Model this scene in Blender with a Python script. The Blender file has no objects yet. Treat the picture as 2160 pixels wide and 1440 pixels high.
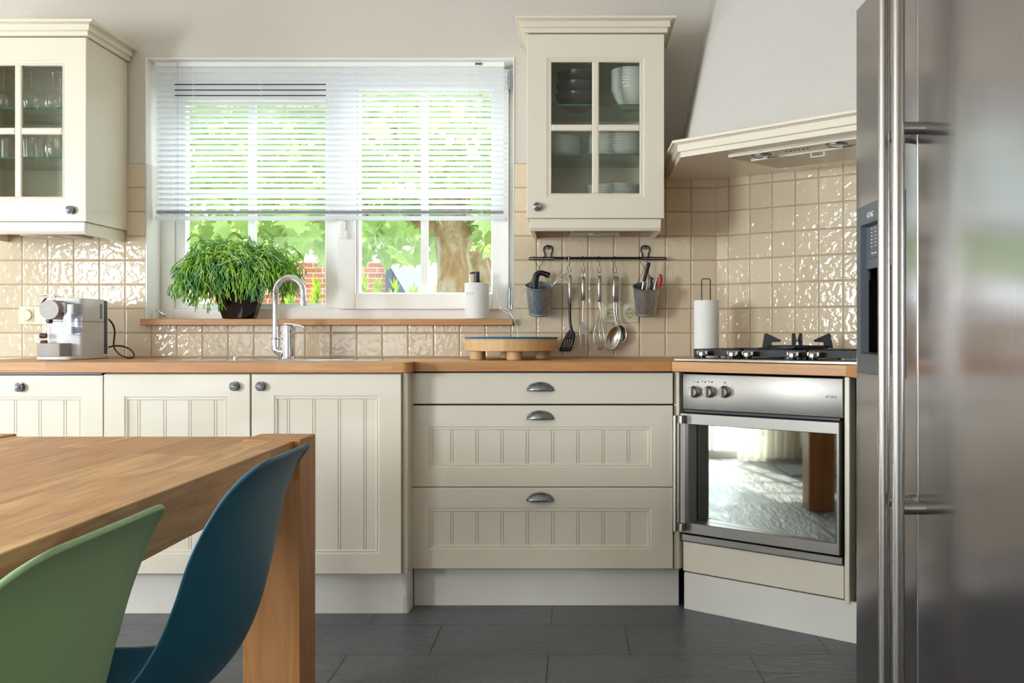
import bpy, bmesh, math, random
from mathutils import Vector, Matrix
random.seed(7)
PI = math.pi
SC = bpy.context.scene
COL = SC.collection
F = 2100.0            # focal length in pixels of the 2160 px wide frame
CX, CY, HC = 1212.0, 702.0, 1.04   # vanishing point and eye height

# ---------------------------------------------------------------- camera, world, lights, exposure
cam = bpy.data.objects.new('camera', bpy.data.cameras.new('camera'))
COL.objects.link(cam)
cam.location = (0, 0, HC)
cam.rotation_euler = (PI / 2, 0, 0)
cam.data.sensor_width = 36.0
cam.data.lens = 36.0 * F / 2160.0
cam.data.shift_x = -(CX - 1080.0) / 2160.0
cam.data.shift_y = -(720.0 - CY) / 2160.0
cam.data.clip_start = 0.05
SC.camera = cam

SC.view_settings.view_transform = 'Standard'
SC.view_settings.look = 'None'
SC.view_settings.gamma = 1.0
SC.view_settings.exposure = 1.3
SC.view_settings.use_curve_mapping = False
SC.cycles.max_bounces = 10
SC.cycles.diffuse_bounces = 5
SC.cycles.glossy_bounces = 5
SC.cycles.transmission_bounces = 6
SC.cycles.transparent_max_bounces = 24
SC.cycles.caustics_reflective = False
SC.cycles.caustics_refractive = False
SC.cycles.sample_clamp_indirect = 6.0
SC.cycles.use_denoising = True

w = bpy.data.worlds.new('daylight')
SC.world = w
w.use_nodes = True
wn = w.node_tree.nodes
wn['Background'].inputs[0].default_value = (0.80, 0.90, 1.0, 1)
wn['Background'].inputs[1].default_value = 2.4

def area(name, loc, rot, sx, sy, power, color):
    d = bpy.data.lights.new(name, 'AREA')
    d.shape = 'RECTANGLE'; d.size = sx; d.size_y = sy
    d.energy = power; d.color = color
    o = bpy.data.objects.new(name, d)
    COL.objects.link(o)
    o.location = loc; o.rotation_euler = rot
    return o

sd = bpy.data.lights.new('sun', 'SUN')
sd.energy = 8.0; sd.angle = math.radians(0.6); sd.color = (1.0, 0.95, 0.86)
sun = bpy.data.objects.new('sun', sd); COL.objects.link(sun)
sun.rotation_euler = Vector((-0.72, 0.15, 0.68)).to_track_quat('Z', 'Y').to_euler()
sun.location = (-6, 6, 8)
# daylight that comes in through the glazed doors of the room
area('daylight_rear_doors', (-2.6, -2.06, 1.12), (PI / 2, 0, PI), 2.3, 2.1, 235, (1.0, 0.965, 0.91))
area('daylight_side_door', (-4.16, 3.0, 1.1), (0, -PI / 2, 0), 2.1, 0.9, 30, (0.90, 0.95, 1.0))
area('daylight_side_window', (-4.16, 0.025, 1.40), (0, -PI / 2, 0), 1.08, 1.45, 120, (0.90, 0.95, 1.0))

# ---------------------------------------------------------------- helpers
def wx(px, Y): return (px - CX) * Y / F
def wz(py, Y): return HC - (py - CY) * Y / F

ORG = {}

class MB:
    def __init__(s): s.v = []; s.f = []
    def add(s, vs, fs):
        n = len(s.v); s.v += [tuple(p) for p in vs]
        s.f += [tuple(i + n for i in f) for f in fs]
        return s
    def box(s, x0, x1, y0, y1, z0, z1):
        if x0 > x1: x0, x1 = x1, x0
        if y0 > y1: y0, y1 = y1, y0
        if z0 > z1: z0, z1 = z1, z0
        return s.add([(x0,y0,z0),(x1,y0,z0),(x1,y1,z0),(x0,y1,z0),(x0,y0,z1),(x1,y0,z1),(x1,y1,z1),(x0,y1,z1)],
                     [(0,3,2,1),(4,5,6,7),(0,1,5,4),(1,2,6,5),(2,3,7,6),(3,0,4,7)])
    def prism(s, poly, z0, z1):
        n = len(poly)
        a = sum(poly[i][0]*poly[(i+1)%n][1]-poly[(i+1)%n][0]*poly[i][1] for i in range(n))
        if a < 0: poly = poly[::-1]
        vs = [(x,y,z0) for x,y in poly] + [(x,y,z1) for x,y in poly]
        fs = [tuple(range(n-1,-1,-1)), tuple(range(n,2*n))] + [(i,(i+1)%n,(i+1)%n+n,i+n) for i in range(n)]
        return s.add(vs, fs)
    def yprism(s, poly, y0, y1):          # polygon of (x, z), thickness along y
        n = len(poly)
        vs = [(x,y0,z) for x,z in poly] + [(x,y1,z) for x,z in poly]
        fs = [tuple(range(n)), tuple(range(2*n-1,n-1,-1))] + [(i,i+n,(i+1)%n+n,(i+1)%n) for i in range(n)]
        return s.add(vs, fs)
    def tube(s, path, r, n=8, cap=True):
        P = [Vector(p) for p in path]; m = len(P)
        R = r if isinstance(r, (list, tuple)) else [r]*m
        t0 = (P[1]-P[0]).normalized()
        u = t0.orthogonal().normalized()
        vs = []
        for i in range(m):
            if i == 0: t = P[1]-P[0]
            elif i == m-1: t = P[-1]-P[-2]
            else: t = (P[i+1]-P[i]).normalized()+(P[i]-P[i-1]).normalized()
            if t.length < 1e-9: t = t0
            t = t.normalized(); u = (u - t*u.dot(t))
            u = u.normalized() if u.length > 1e-6 else t.orthogonal().normalized()
            w_ = t.cross(u)
            for k in range(n):
                a = 2*PI*k/n
                vs.append(P[i]+(u*math.cos(a)+w_*math.sin(a))*R[i])
        fs = [(i*n+k, i*n+(k+1)%n, (i+1)*n+(k+1)%n, (i+1)*n+k) for i in range(m-1) for k in range(n)]
        if cap: fs += [tuple(range(n-1,-1,-1)), tuple(range((m-1)*n, m*n))]
        return s.add(vs, fs)
    def lathe(s, prof, c=(0,0,0), n=32, axis='z'):
        vs = []; m = len(prof)
        for r, h in prof:
            for k in range(n):
                a = 2*PI*k/n; x = r*math.cos(a); y = r*math.sin(a)
                if axis == 'z': p = (c[0]+x, c[1]+y, c[2]+h)
                elif axis == 'y': p = (c[0]+x, c[1]-h, c[2]+y)      # h counts towards -y
                else: p = (c[0]-h, c[1]+x, c[2]+y)
                vs.append(p)
        fs = [(i*n+k, i*n+(k+1)%n, (i+1)*n+(k+1)%n, (i+1)*n+k) for i in range(m-1) for k in range(n)]
        if prof[0][0] > 1e-6: fs.append(tuple(range(n-1,-1,-1)))
        if prof[-1][0] > 1e-6: fs.append(tuple(range((m-1)*n, m*n)))
        return s.add(vs, fs)
    def ball(s, c, r, n=12):
        rr = r if isinstance(r, (tuple, list)) else (r, r, r)
        vs = []; m = n//2
        for i in range(m+1):
            th = PI*i/m
            for k in range(n):
                a = 2*PI*k/n
                vs.append((c[0]+rr[0]*math.sin(th)*math.cos(a), c[1]+rr[1]*math.sin(th)*math.sin(a), c[2]-rr[2]*math.cos(th)))
        return s.add(vs, [(i*n+k, i*n+(k+1)%n, (i+1)*n+(k+1)%n, (i+1)*n+k) for i in range(m) for k in range(n)])
    def rings(s, x0, x1, z0, z1, prof, y=0.0, fill=True, close=False):
        """nested rectangles in the xz plane: prof = [(inset, depth)], depth counts towards +y"""
        n0 = len(s.v)
        for d, h in prof:
            s.v += [(x0+d,y+h,z0+d),(x1-d,y+h,z0+d),(x1-d,y+h,z1-d),(x0+d,y+h,z1-d)]
        m = len(prof)
        for i in range(m-1 + (1 if close else 0)):
            j = (i+1) % m
            for k in range(4):
                a, b = n0+4*i+k, n0+4*i+(k+1)%4
                s.f.append((a, b, n0+4*j+(k+1)%4, n0+4*j+k))
        if fill:
            s.f.append(tuple(n0+4*(m-1)+k for k in range(4)))
            s.f.append(tuple(n0+3-k for k in range(4)))
        return s
    def grid(s, fn, nu, nv):
        n0 = len(s.v)
        for i in range(nu+1):
            for j in range(nv+1): s.v.append(tuple(fn(i/nu, j/nv)))
        s.f += [(n0+i*(nv+1)+j, n0+(i+1)*(nv+1)+j, n0+(i+1)*(nv+1)+j+1, n0+i*(nv+1)+j+1) for i in range(nu) for j in range(nv)]
        return s
    def xf(s, M):
        s.v = [tuple(M @ Vector(p)) for p in s.v]; return s
    def build(s, name, mat, parent=None, bevel=0, smooth=30, seg=2, weld=False, sub=0, solid=0):
        xs = list(zip(*s.v))
        if parent is not None:
            off = ORG.get(parent.name, (0,0,0))
        else:
            off = ((min(xs[0])+max(xs[0]))/2, (min(xs[1])+max(xs[1]))/2, min(xs[2]))
        me = bpy.data.meshes.new(name)
        me.from_pydata([(a-off[0], b-off[1], c-off[2]) for a,b,c in s.v], [], s.f)
        if weld:
            bm = bmesh.new(); bm.from_mesh(me)
            bmesh.ops.remove_doubles(bm, verts=bm.verts, dist=1e-5)
            bm.to_mesh(me); bm.free()
        bm = bmesh.new(); bm.from_mesh(me)
        bmesh.ops.recalc_face_normals(bm, faces=bm.faces)
        bm.to_mesh(me); bm.free()
        if smooth:
            for p in me.polygons: p.use_smooth = True
            me.set_sharp_from_angle(angle=math.radians(smooth))
        me.materials.append(mat)
        o = bpy.data.objects.new(name, me); COL.objects.link(o)
        if parent is not None:
            o.parent = parent; ORG[o.name] = off
        else:
            o.location = off; ORG[o.name] = off
        if solid:
            md = o.modifiers.new('solid', 'SOLIDIFY'); md.thickness = solid; md.offset = 0
        if sub:
            md = o.modifiers.new('sub', 'SUBSURF'); md.levels = sub; md.render_levels = sub
        if bevel:
            md = o.modifiers.new('bevel', 'BEVEL'); md.width = bevel; md.segments = seg
            md.limit_method = 'ANGLE'; md.angle_limit = math.radians(40)
        return o

def tag(o, label, cat, group=None, kind=None):
    o['label'] = label; o['category'] = cat
    if group: o['group'] = group
    if kind: o['kind'] = kind
    return o

def thing(name, label, cat, loc, group=None, rz=0.0, local=False):
    o = bpy.data.objects.new(name, None); COL.objects.link(o)
    o.location = loc; o.rotation_euler = (0, 0, rz); o.empty_display_size = 0.05
    tag(o, label, cat, group)
    ORG[o.name] = (0,0,0) if (local or rz) else tuple(loc)
    return o

def struct(o): o['kind'] = 'structure'; return o

def dup(root, loc, label=None, group=None, rz=None):
    r = root.copy(); COL.objects.link(r); r.location = loc
    if rz is not None: r.rotation_euler = (0, 0, rz)
    if label: r['label'] = label
    if group: r['group'] = group
    for ch in list(root.children):
        c = ch.copy(); COL.objects.link(c); c.parent = r
        for g in ch.children:
            d = g.copy(); COL.objects.link(d); d.parent = c
    return r

def text(name, body, size, mat, parent, M, extrude=0.0003, align='CENTER', raw=False):
    cu = bpy.data.curves.new(name, 'FONT'); cu.body = body; cu.size = size; cu.extrude = extrude
    cu.align_x = align; cu.align_y = 'CENTER'; cu.resolution_u = 3
    tmp = bpy.data.objects.new('tmp', cu); COL.objects.link(tmp)
    bpy.context.view_layer.update()
    me = bpy.data.meshes.new_from_object(tmp)
    bpy.data.objects.remove(tmp)
    me.name = name
    if not raw: M = Matrix.Translation(-Vector(ORG.get(parent.name, (0,0,0)))) @ M
    me.transform(M); me.materials.clear(); me.materials.append(mat)
    o = bpy.data.objects.new(name, me); COL.objects.link(o); o.parent = parent
    ORG[o.name] = ORG.get(parent.name, (0,0,0))
    return o
def face_front(x, y, z):     # letters standing upright and read from -y
    return Matrix.Translation((x, y, z)) @ Matrix.Rotation(PI/2, 4, 'X')

# ---------------------------------------------------------------- materials
def lin(h):
    if isinstance(h, str):
        h = h.lstrip('#'); c = [int(h[i:i+2], 16)/255 for i in (0,2,4)]
        return tuple(x/12.92 if x <= 0.04045 else ((x+0.055)/1.055)**2.4 for x in c) + (1,)
    return tuple(h) + (1,)

class N:
    def __init__(s, name):
        s.m = bpy.data.materials.new(name); s.m.use_nodes = True
        s.t = s.m.node_tree; s.t.nodes.clear()
        s.out = s.n('ShaderNodeOutputMaterial')
    def n(s, k, **kw):
        x = s.t.nodes.new(k)
        for a, b in kw.items(): setattr(x, a, b)
        return x
    def l(s, a, b): s.t.links.new(a, b)
    def coord(s, scale=(1,1,1), loc=(0,0,0), rot=(0,0,0)):
        tc = s.n('ShaderNodeTexCoord'); mp = s.n('ShaderNodeMapping')
        mp.inputs['Scale'].default_value = scale; mp.inputs['Location'].default_value = loc; mp.inputs['Rotation'].default_value = rot
        s.l(tc.outputs['Object'], mp.inputs[0]); return mp.outputs[0]
    def noise(s, vec, scale, detail=3, rough=0.5, dist=0):
        x = s.n('ShaderNodeTexNoise'); x.inputs['Scale'].default_value = scale
        x.inputs['Detail'].default_value = detail; x.inputs['Roughness'].default_value = rough; x.inputs['Distortion'].default_value = dist
        s.l(vec, x.inputs['Vector']); return x.outputs[0]
    def ramp(s, fac, stops):
        x = s.n('ShaderNodeValToRGB'); e = x.color_ramp.elements
        while len(e) < len(stops): e.new(0.5)
        for i, (p, c) in enumerate(stops): e[i].position = p; e[i].color = lin(c) if isinstance(c, str) else (c,c,c,1) if isinstance(c, float) else lin(c)
        s.l(fac, x.inputs[0]); return x.outputs[0]
    def mix(s, fac, a, b, blend='MIX'):
        x = s.n('ShaderNodeMix', data_type='RGBA', blend_type=blend)
        for inp, val in ((x.inputs[0], fac), (x.inputs[6], a), (x.inputs[7], b)):
            if isinstance(val, (int, float)): inp.default_value = val
            elif isinstance(val, (str, tuple)): inp.default_value = lin(val)
            else: s.l(val, inp)
        return x.outputs[2]
    def math(s, op, a, b=None, c=None):
        x = s.n('ShaderNodeMath', operation=op)
        for i, v in enumerate((a, b, c)):
            if v is None: continue
            if isinstance(v, (int, float)): x.inputs[i].default_value = v
            else: s.l(v, x.inputs[i])
        return x.outputs[0]
    def bump(s, h, strength=0.3, dist=0.001, nrm=None):
        x = s.n('ShaderNodeBump'); x.inputs['Strength'].default_value = strength; x.inputs['Distance'].default_value = dist
        s.l(h, x.inputs['Height'])
        if nrm is not None: s.l(nrm, x.inputs['Normal'])
        return x.outputs[0]
    def bsdf(s, color, rough=0.5, metal=0.0, nrm=None, spec=0.5, **kw):
        b = s.n('ShaderNodeBsdfPrincipled')
        for k, v in (('Base Color', color), ('Roughness', rough), ('Metallic', metal)):
            if isinstance(v, (int, float)) : b.inputs[k].default_value = v
            elif isinstance(v, (str, tuple)): b.inputs[k].default_value = lin(v)
            else: s.l(v, b.inputs[k])
        b.inputs['Specular IOR Level'].default_value = spec
        for k, v in kw.items():
            b.inputs[k.replace('_', ' ')].default_value = v
        if nrm is not None: s.l(nrm, b.inputs['Normal'])
        return b
    def done(s, sh): s.l(sh if not hasattr(sh, 'outputs') else sh.outputs[0], s.out.inputs[0]); return s.m

def simple(name, color, rough=0.5, metal=0.0, var=0.06, nscale=12, bump=0.0, bscale=60, spec=0.5, **kw):
    n = N(name); v = n.coord()
    ns = n.noise(v, nscale, 4)
    c = n.mix(n.ramp(ns, [(0.3, 0.0), (0.7, 1.0)]), color, n_scale(color, 1-var))
    nrm = n.bump(n.noise(v, bscale, 3), bump, 0.002) if bump else None
    return n.done(n.bsdf(c, rough, metal, nrm, spec, **kw))
def n_scale(c, k):
    c = lin(c); return tuple(x*k for x in c[:3])

def glassy(name, tint=(0.93, 0.96, 0.94), refl=0.08, rough=0.0, edge=1.5):
    n = N(name); lw = n.n('ShaderNodeLayerWeight'); lw.inputs[0].default_value = 0.5
    sch = n.math('ADD', 0.035*edge/1.5, n.math('MULTIPLY', n.math('POWER', lw.outputs['Facing'], 5.0), 0.9))
    t = n.n('ShaderNodeBsdfTransparent'); t.inputs[0].default_value = tint + (1,)
    g = n.n('ShaderNodeBsdfGlossy'); g.inputs['Roughness'].default_value = rough
    vn = n.noise(n.coord(), 3.0, 2)
    mx = n.n('ShaderNodeMixShader')
    f = n.math('ADD', sch, n.math('MULTIPLY', vn, refl))
    n.l(f, mx.inputs[0]); n.l(t.outputs[0], mx.inputs[1]); n.l(g.outputs[0], mx.inputs[2])
    return n.done(mx)

def tile_mat(name, x_off=0.0, pitch_x=0.112, pitch_z=0.1054, axis='x'):
    n = N(name)
    tc = n.n('ShaderNodeTexCoord'); sp = n.n('ShaderNodeSeparateXYZ'); n.l(tc.outputs['Object'], sp.inputs[0])
    ax = sp.outputs[0] if axis == 'x' else sp.outputs[1]
    u = n.math('DIVIDE', n.math('ADD', ax, x_off + 100*pitch_x), pitch_x)
    v = n.math('DIVIDE', n.math('ADD', sp.outputs[2], 10*pitch_z), pitch_z)
    def edge(c, pitch):
        fr = n.math('FRACT', c)
        return n.math('MULTIPLY', n.math('SUBTRACT', 0.5, n.math('ABSOLUTE', n.math('SUBTRACT', fr, 0.5))), pitch)
    e = n.math('MINIMUM', edge(u, pitch_x), edge(v, pitch_z))
    g = n.n('ShaderNodeMapRange'); g.inputs[1].default_value = 0.0013; g.inputs[2].default_value = 0.0028
    n.l(e, g.inputs[0]); tile = g.outputs[0]
    pill = n.n('ShaderNodeMapRange', interpolation_type='SMOOTHSTEP'); pill.inputs[1].default_value = 0.0012; pill.inputs[2].default_value = 0.007
    n.l(e, pill.inputs[0])
    cid = n.n('ShaderNodeCombineXYZ'); n.l(n.math('FLOOR', u), cid.inputs[0]); n.l(n.math('FLOOR', v), cid.inputs[1])
    wn_ = n.n('ShaderNodeTexWhiteNoise', noise_dimensions='3D'); n.l(cid.outputs[0], wn_.inputs[0])
    # each glazed tile waves on its own
    off = n.n('ShaderNodeVectorMath', operation='MULTIPLY_ADD')
    n.l(wn_.outputs['Color'], off.inputs[0]); off.inputs[1].default_value = (9, 9, 9); n.l(tc.outputs['Object'], off.inputs[2])
    wave = n.noise(off.outputs[0], 40, 1.5, 0.4, 0.4)
    col = n.mix(wn_.outputs['Value'], '#dccbb0', '#d2c0a3')
    col = n.mix(tile, '#bb9d7c', col)
    tl = n.n('ShaderNodeVectorMath', operation='SUBTRACT'); n.l(wn_.outputs['Color'], tl.inputs[0]); tl.inputs[1].default_value = (0.5,0.5,0.5)
    b1 = n.bump(pill.outputs[0], 0.8, 0.0016)
    amp = n.math('MULTIPLY', wave, tile)
    b2 = n.bump(amp, 1.0, 0.0022, b1)
    rough = n.math('ADD', n.math('MULTIPLY', n.math('SUBTRACT', 1.0, tile), 0.5), 0.07)
    return n.done(n.bsdf(col, rough, 0, b2, 0.5))

def plaster_mat(name, c1, c2, strength=0.35):
    n = N(name); v = n.coord()
    a = n.noise(v, 130, 3, 0.6); b = n.noise(v, 1.2, 2)
    return n.done(n.bsdf(n.mix(b, c1, c2), 0.85, 0, n.bump(a, strength, 0.004)))

def wood_mat(name, axis, cols, plank_w, plank_l, grain=1.0, rough=0.32, seam=0.0):
    """edge-glued staves running along `axis`; every stave has its own tone and grain"""
    n = N(name)
    tc = n.n('ShaderNodeTexCoord'); sp = n.n('ShaderNodeSeparateXYZ'); n.l(tc.outputs['Object'], sp.inputs[0])
    X, Y, Z = sp.outputs
    if axis == 'x': L, W = X, n.math('ADD', Y, n.math('MULTIPLY', Z, 0.97))
    elif axis == 'y': L, W = Y, n.math('ADD', X, n.math('MULTIPLY', Z, 0.97))
    else: L, W = Z, n.math('ADD', X, n.math('MULTIPLY', Y, 0.97))
    row = n.math('FLOOR', n.math('DIVIDE', n.math('ADD', W, 20.0), plank_w))
    rn = n.n('ShaderNodeTexWhiteNoise', noise_dimensions='1D'); n.l(row, rn.inputs['W'])
    lu = n.math('ADD', n.math('DIVIDE', n.math('ADD', L, 20.0), plank_l), n.math('MULTIPLY', rn.outputs['Value'], 7.0))
    cell = n.n('ShaderNodeCombineXYZ'); n.l(row, cell.inputs[0]); n.l(n.math('FLOOR', lu), cell.inputs[1])
    cn = n.n('ShaderNodeTexWhiteNoise', noise_dimensions='3D'); n.l(cell.outputs[0], cn.inputs[0])
    g = n.n('ShaderNodeCombineXYZ')
    n.l(n.math('MULTIPLY', L, 1.6), g.inputs[0])
    n.l(n.math('ADD', n.math('MULTIPLY', W, 16.0), n.math('MULTIPLY', cn.outputs['Value'], 40.0)), g.inputs[1])
    n.l(n.math('MULTIPLY', row, 3.1), g.inputs[2])
    gr = n.noise(g.outputs[0], 1.6*grain, 5, 0.62, 0.6)
    g2 = n.n('ShaderNodeCombineXYZ')
    n.l(n.math('MULTIPLY', L, 9.0), g2.inputs[0]); n.l(n.math('MULTIPLY', W, 260.0), g2.inputs[1]); n.l(row, g2.inputs[2])
    fine = n.noise(g2.outputs[0], 1.0, 2, 0.5)
    base = n.mix(cn.outputs['Value'], cols[0], cols[1])
    c = n.mix(n.ramp(gr, [(0.35, 0.0), (0.68, 1.0)]), base, cols[2])
    c = n.mix(n.math('MULTIPLY', fine, 0.28), c, cols[3])
    if seam:
        fw = n.math('FRACT', n.math('DIVIDE', n.math('ADD', W, 20.0), plank_w))
        e = n.math('SUBTRACT', 0.5, n.math('ABSOLUTE', n.math('SUBTRACT', fw, 0.5)))
        k = n.math('LESS_THAN', e, seam)
        c = n.mix(n.math('MULTIPLY', k, 0.35), c, cols[3])
    return n.done(n.bsdf(c, n.math('ADD', n.math('MULTIPLY', fine, 0.12), rough), 0, n.bump(fine, 0.15, 0.0006), 0.45))

def slate_mat():
    n = N('slate_tiles')
    v = n.coord(loc=(SLX, SLY, 0))
    br = n.n('ShaderNodeTexBrick'); br.offset = 0.405; br.offset_frequency = 2
    br.inputs['Scale'].default_value = 1.0; br.inputs['Brick Width'].default_value = 0.65; br.inputs['Row Height'].default_value = 0.324
    br.inputs['Mortar Size'].default_value = 0.0028; br.inputs['Mortar Smooth'].default_value = 0.1; br.inputs['Bias'].default_value = 0
    br.inputs['Color1'].default_value = (0.0,0,0,1); br.inputs['Color2'].default_value = (1,1,1,1); br.inputs['Mortar'].default_value = (0.5,0.5,0.5,1)
    n.l(v, br.inputs['Vector'])
    a = n.noise(n.coord(scale=(1.1, 4.2, 4), rot=(0, 0, 0.25)), 4.2, 5, 0.58, 2.2)
    b = n.noise(n.coord(), 5, 3)
    col = n.mix(b, '#4f5256', '#63656a')
    col = n.mix(n.ramp(br.outputs['Color'], [(0.0, 0.0), (1.0, 1.0)]), col, n.mix(0.5, col, '#4c4e52'))
    col = n.mix(br.outputs['Fac'], col, '#1a1512')
    h = n.math('ADD', n.math('MULTIPLY', n.ramp(a, [(0.3, 0.0), (0.75, 1.0)]), 1.0), n.math('MULTIPLY', br.outputs['Fac'], -0.9))
    return n.done(n.bsdf(col, n.math('ADD', n.math('MULTIPLY', b, 0.2), 0.26), 0, n.bump(h, 0.9, 0.007), 0.5))

def steel_mat(name, color='#bdbab6', rough=0.28, aniso=0.0, rot=0.0, stretch=(1,1,1), bumpst=0.06, scale=200):
    n = N(name); v = n.coord(scale=stretch)
    ns = n.noise(v, scale, 3)
    r = n.math('ADD', n.math('MULTIPLY', ns, 0.1), rough-0.05)
    b = n.bsdf(color, r, 1.0, n.bump(ns, bumpst, 0.0004), 0.5)
    if aniso:
        b.inputs['Anisotropic'].default_value = aniso; b.inputs['Anisotropic Rotation'].default_value = rot
        tg = n.n('ShaderNodeTangent'); tg.direction_type = 'RADIAL'; tg.axis = 'Z'
        n.l(tg.outputs[0], b.inputs['Tangent'])
    return n.done(b)

SLX, SLY = -0.179, -0.305
M = {}
M['cream'] = simple('cream_paint', '#e4dac8', 0.32, var=0.02, nscale=3, Coat_Weight=0.6, Coat_Roughness=0.12)
M['cream_in'] = simple('cream_lining', '#ddd5bf', 0.5, var=0.03)
M['plinth'] = simple('plinth_paint', '#e6e1d9', 0.33, var=0.04, nscale=6)
M['plaster'] = plaster_mat('wall_plaster', '#d3ccc2', '#cdc5ba')
M['plaster_white'] = plaster_mat('white_plaster', '#d2cdc7', '#cdc7c0', 0.8)
M['ceiling'] = plaster_mat('ceiling_paint', '#e6e2da', '#e2ddd4', 0.2)
M['tile'] = tile_mat('glazed_tiles')
M['tile_diag'] = tile_mat('glazed_tiles_corner', x_off=0.045, pitch_x=0.1035)
M['tile_side'] = tile_mat('glazed_tiles_reveal', axis='y')
M['slate'] = slate_mat()
M['worktop'] = wood_mat('worktop_beech', 'x', ('#c98f56', '#d9a56c', '#b97f48', '#8d5a2c'), 0.040, 0.42)
M['worktop_y'] = wood_mat('worktop_beech_side', 'y', ('#c98f56', '#d9a56c', '#b97f48', '#8d5a2c'), 0.040, 0.42)
M['oak'] = wood_mat('table_oak', 'y', ('#bf844b', '#e8b97c', '#ad713c', '#82542d'), 0.085, 0.75, 1.2, 0.34, 0.015)
M['oak_leg'] = wood_mat('leg_oak', 'z', ('#c48a52', '#c8905a', '#a8703c', '#7e5028'), 0.2, 3.0, 1.0, 0.42)
M['stand_wood'] = wood_mat('light_beech', 'z', ('#e0bf8e', '#d5af7c', '#c99f6b', '#b98c5a'), 0.05, 2.0, 1.0, 0.5)
M['white_frame'] = simple('white_window_paint', '#f6f4f0', 0.35, var=0.02)
M['reveal'] = simple('white_reveal_paint', '#f4f2ef', 0.45, var=0.03, bump=0.15, bscale=90)
M['pewter'] = simple('antique_pewter', '#9b9b9e', 0.30, 0.85, 0.4, 60, 0.1, 120)
M['chrome'] = simple('chrome', '#dcdde0', 0.06, 1.0, 0.02)
M['black_iron'] = simple('black_iron', '#1d1a1c', 0.4, 0.2, 0.2, 40, 0.2, 200)
M['black'] = simple('black_plastic', '#15151a', 0.35, 0, 0.1)
M['dark'] = simple('dark_recess', '#0c0c0d', 0.6, 0, 0.1)
M['rubber'] = simple('black_rubber', '#0f0f10', 0.45, 0, 0.1)
M['zinc'] = simple('galvanised_zinc', '#b6babc', 0.36, 0.9, 0.3, 70, 0.25, 160)
M['utensil'] = steel_mat('utensil_steel', '#b9b4ae', 0.2, stretch=(1,1,0.1), scale=300)
M['steel'] = steel_mat('brushed_steel', '#8a8580', 0.40, stretch=(0.06,1,1), scale=300)
M['steel_v'] = steel_mat('fridge_steel', '#b3aeb0', 0.19, aniso=0.8, rot=0.0, stretch=(1,1,0.03), scale=260, bumpst=0.02)
M['handle_steel'] = simple('handle_steel', '#a8a29a', 0.28, 1.0, 0.03)
M['hob_steel'] = steel_mat('hob_steel', '#b0ada8', 0.2, stretch=(0.1,1,1), scale=200)
M['sink_steel'] = steel_mat('sink_steel', '#d4d6da', 0.14, scale=120)
M['glass'] = glassy('window_glass', (0.97,0.985,0.98), 0.0, edge=0.8)
M['cab_glass'] = glassy('cabinet_glass', (0.965,0.98,0.955), 0.0, edge=1.3)
M['drink_glass'] = glassy('drinking_glass', (0.985,0.99,0.985), 0.10, 0.02)
M['oven_glass'] = simple('mirrored_oven_glass', '#b5bab4', 0.03, 1.0, 0.02)
M['green_edge'] = simple('glass_edge', '#2f6650', 0.15, 0, 0.1)
M['shelf_glass'] = glassy('shelf_glass', (0.88,0.96,0.90), 0.0)
M['white_ceramic'] = simple('white_ceramic', '#dedfda', 0.14, 0, 0.02)
M['brown_ceramic'] = simple('brown_ceramic', '#4a4344', 0.12, 0, 0.1)
M['white_matt'] = simple('white_matt_ceramic', '#e6e4e1', 0.55, 0, 0.02, bump=0.1, bscale=300)
M['switch'] = simple('cream_switch_plastic', '#d9d0b2', 0.3, 0, 0.02)
M['teal'] = simple('teal_shell_plastic', '#15566e', 0.42, 0, 0.04, 5)
M['sage'] = simple('sage_shell_plastic', '#8dab7d', 0.42, 0, 0.04, 5)
M['teal_rim'] = simple('teal_enamel', '#1c6f8e', 0.3, 0, 0.05)
M['pot'] = simple('black_glazed_pot', '#0c090c', 0.08, 0, 0.2)
M['soil'] = simple('potting_soil', '#2f2219', 0.9, 0, 0.5, 60, 0.5)
M['red'] = simple('red_plastic', '#b3152b', 0.3, 0, 0.1)
M['paper'] = simple('paper_towel', '#f1eeeb', 0.9, 0, 0.02, bump=0.6, bscale=110)
M['machine'] = simple('coffee_machine_white', '#d5d2d2', 0.28, 0, 0.02)
M['machine_grey'] = simple('coffee_machine_taupe', '#9d938d', 0.35, 0, 0.04)
M['maroon'] = simple('maroon_plastic', '#4b1d1a', 0.3, 0, 0.1)
M['clear'] = glassy('clear_plastic', (0.90,0.92,0.97), 0.02, 0.12)
M['letter_white'] = simple('white_lettering', '#f0f0f0', 0.5)
M['letter_black'] = simple('black_lettering', '#1c1c1c', 0.5)
M['indicator'] = simple('red_indicator', '#5a1a12', 0.3)
M['graphite'] = simple('graphite_plastic', '#5a5f67', 0.3, 0.4, 0.05)
M['hood_steel'] = steel_mat('hood_steel', '#a8a298', 0.35, stretch=(0.1,1,1), scale=200)
M['lamp_glass'] = simple('lamp_lens', '#cfc6b4', 0.15, 0.6, 0.1)
M['wood_leg'] = wood_mat('beech_chair_leg', 'z', ('#c9a070', '#cfa878', '#bb905f', '#9a7044'), 0.1, 1.0)
M['burner_cap'] = simple('cast_iron', '#1b1c21', 0.5, 0.3, 0.15, 60, 0.2, 300)
def slat_mat():
    n = N('blind_slats')
    d = n.bsdf(n.mix(n.noise(n.coord(), 8, 2), '#eef0f4', '#e6e9f0'), 0.4)
    t = n.n('ShaderNodeBsdfTranslucent'); t.inputs[0].default_value = (0.93, 0.95, 1.0, 1)
    mx = n.n('ShaderNodeMixShader'); mx.inputs[0].default_value = 0.52
    n.l(d.outputs[0], mx.inputs[1]); n.l(t.outputs[0], mx.inputs[2]); return n.done(mx)
M['slat'] = slat_mat()
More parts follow.
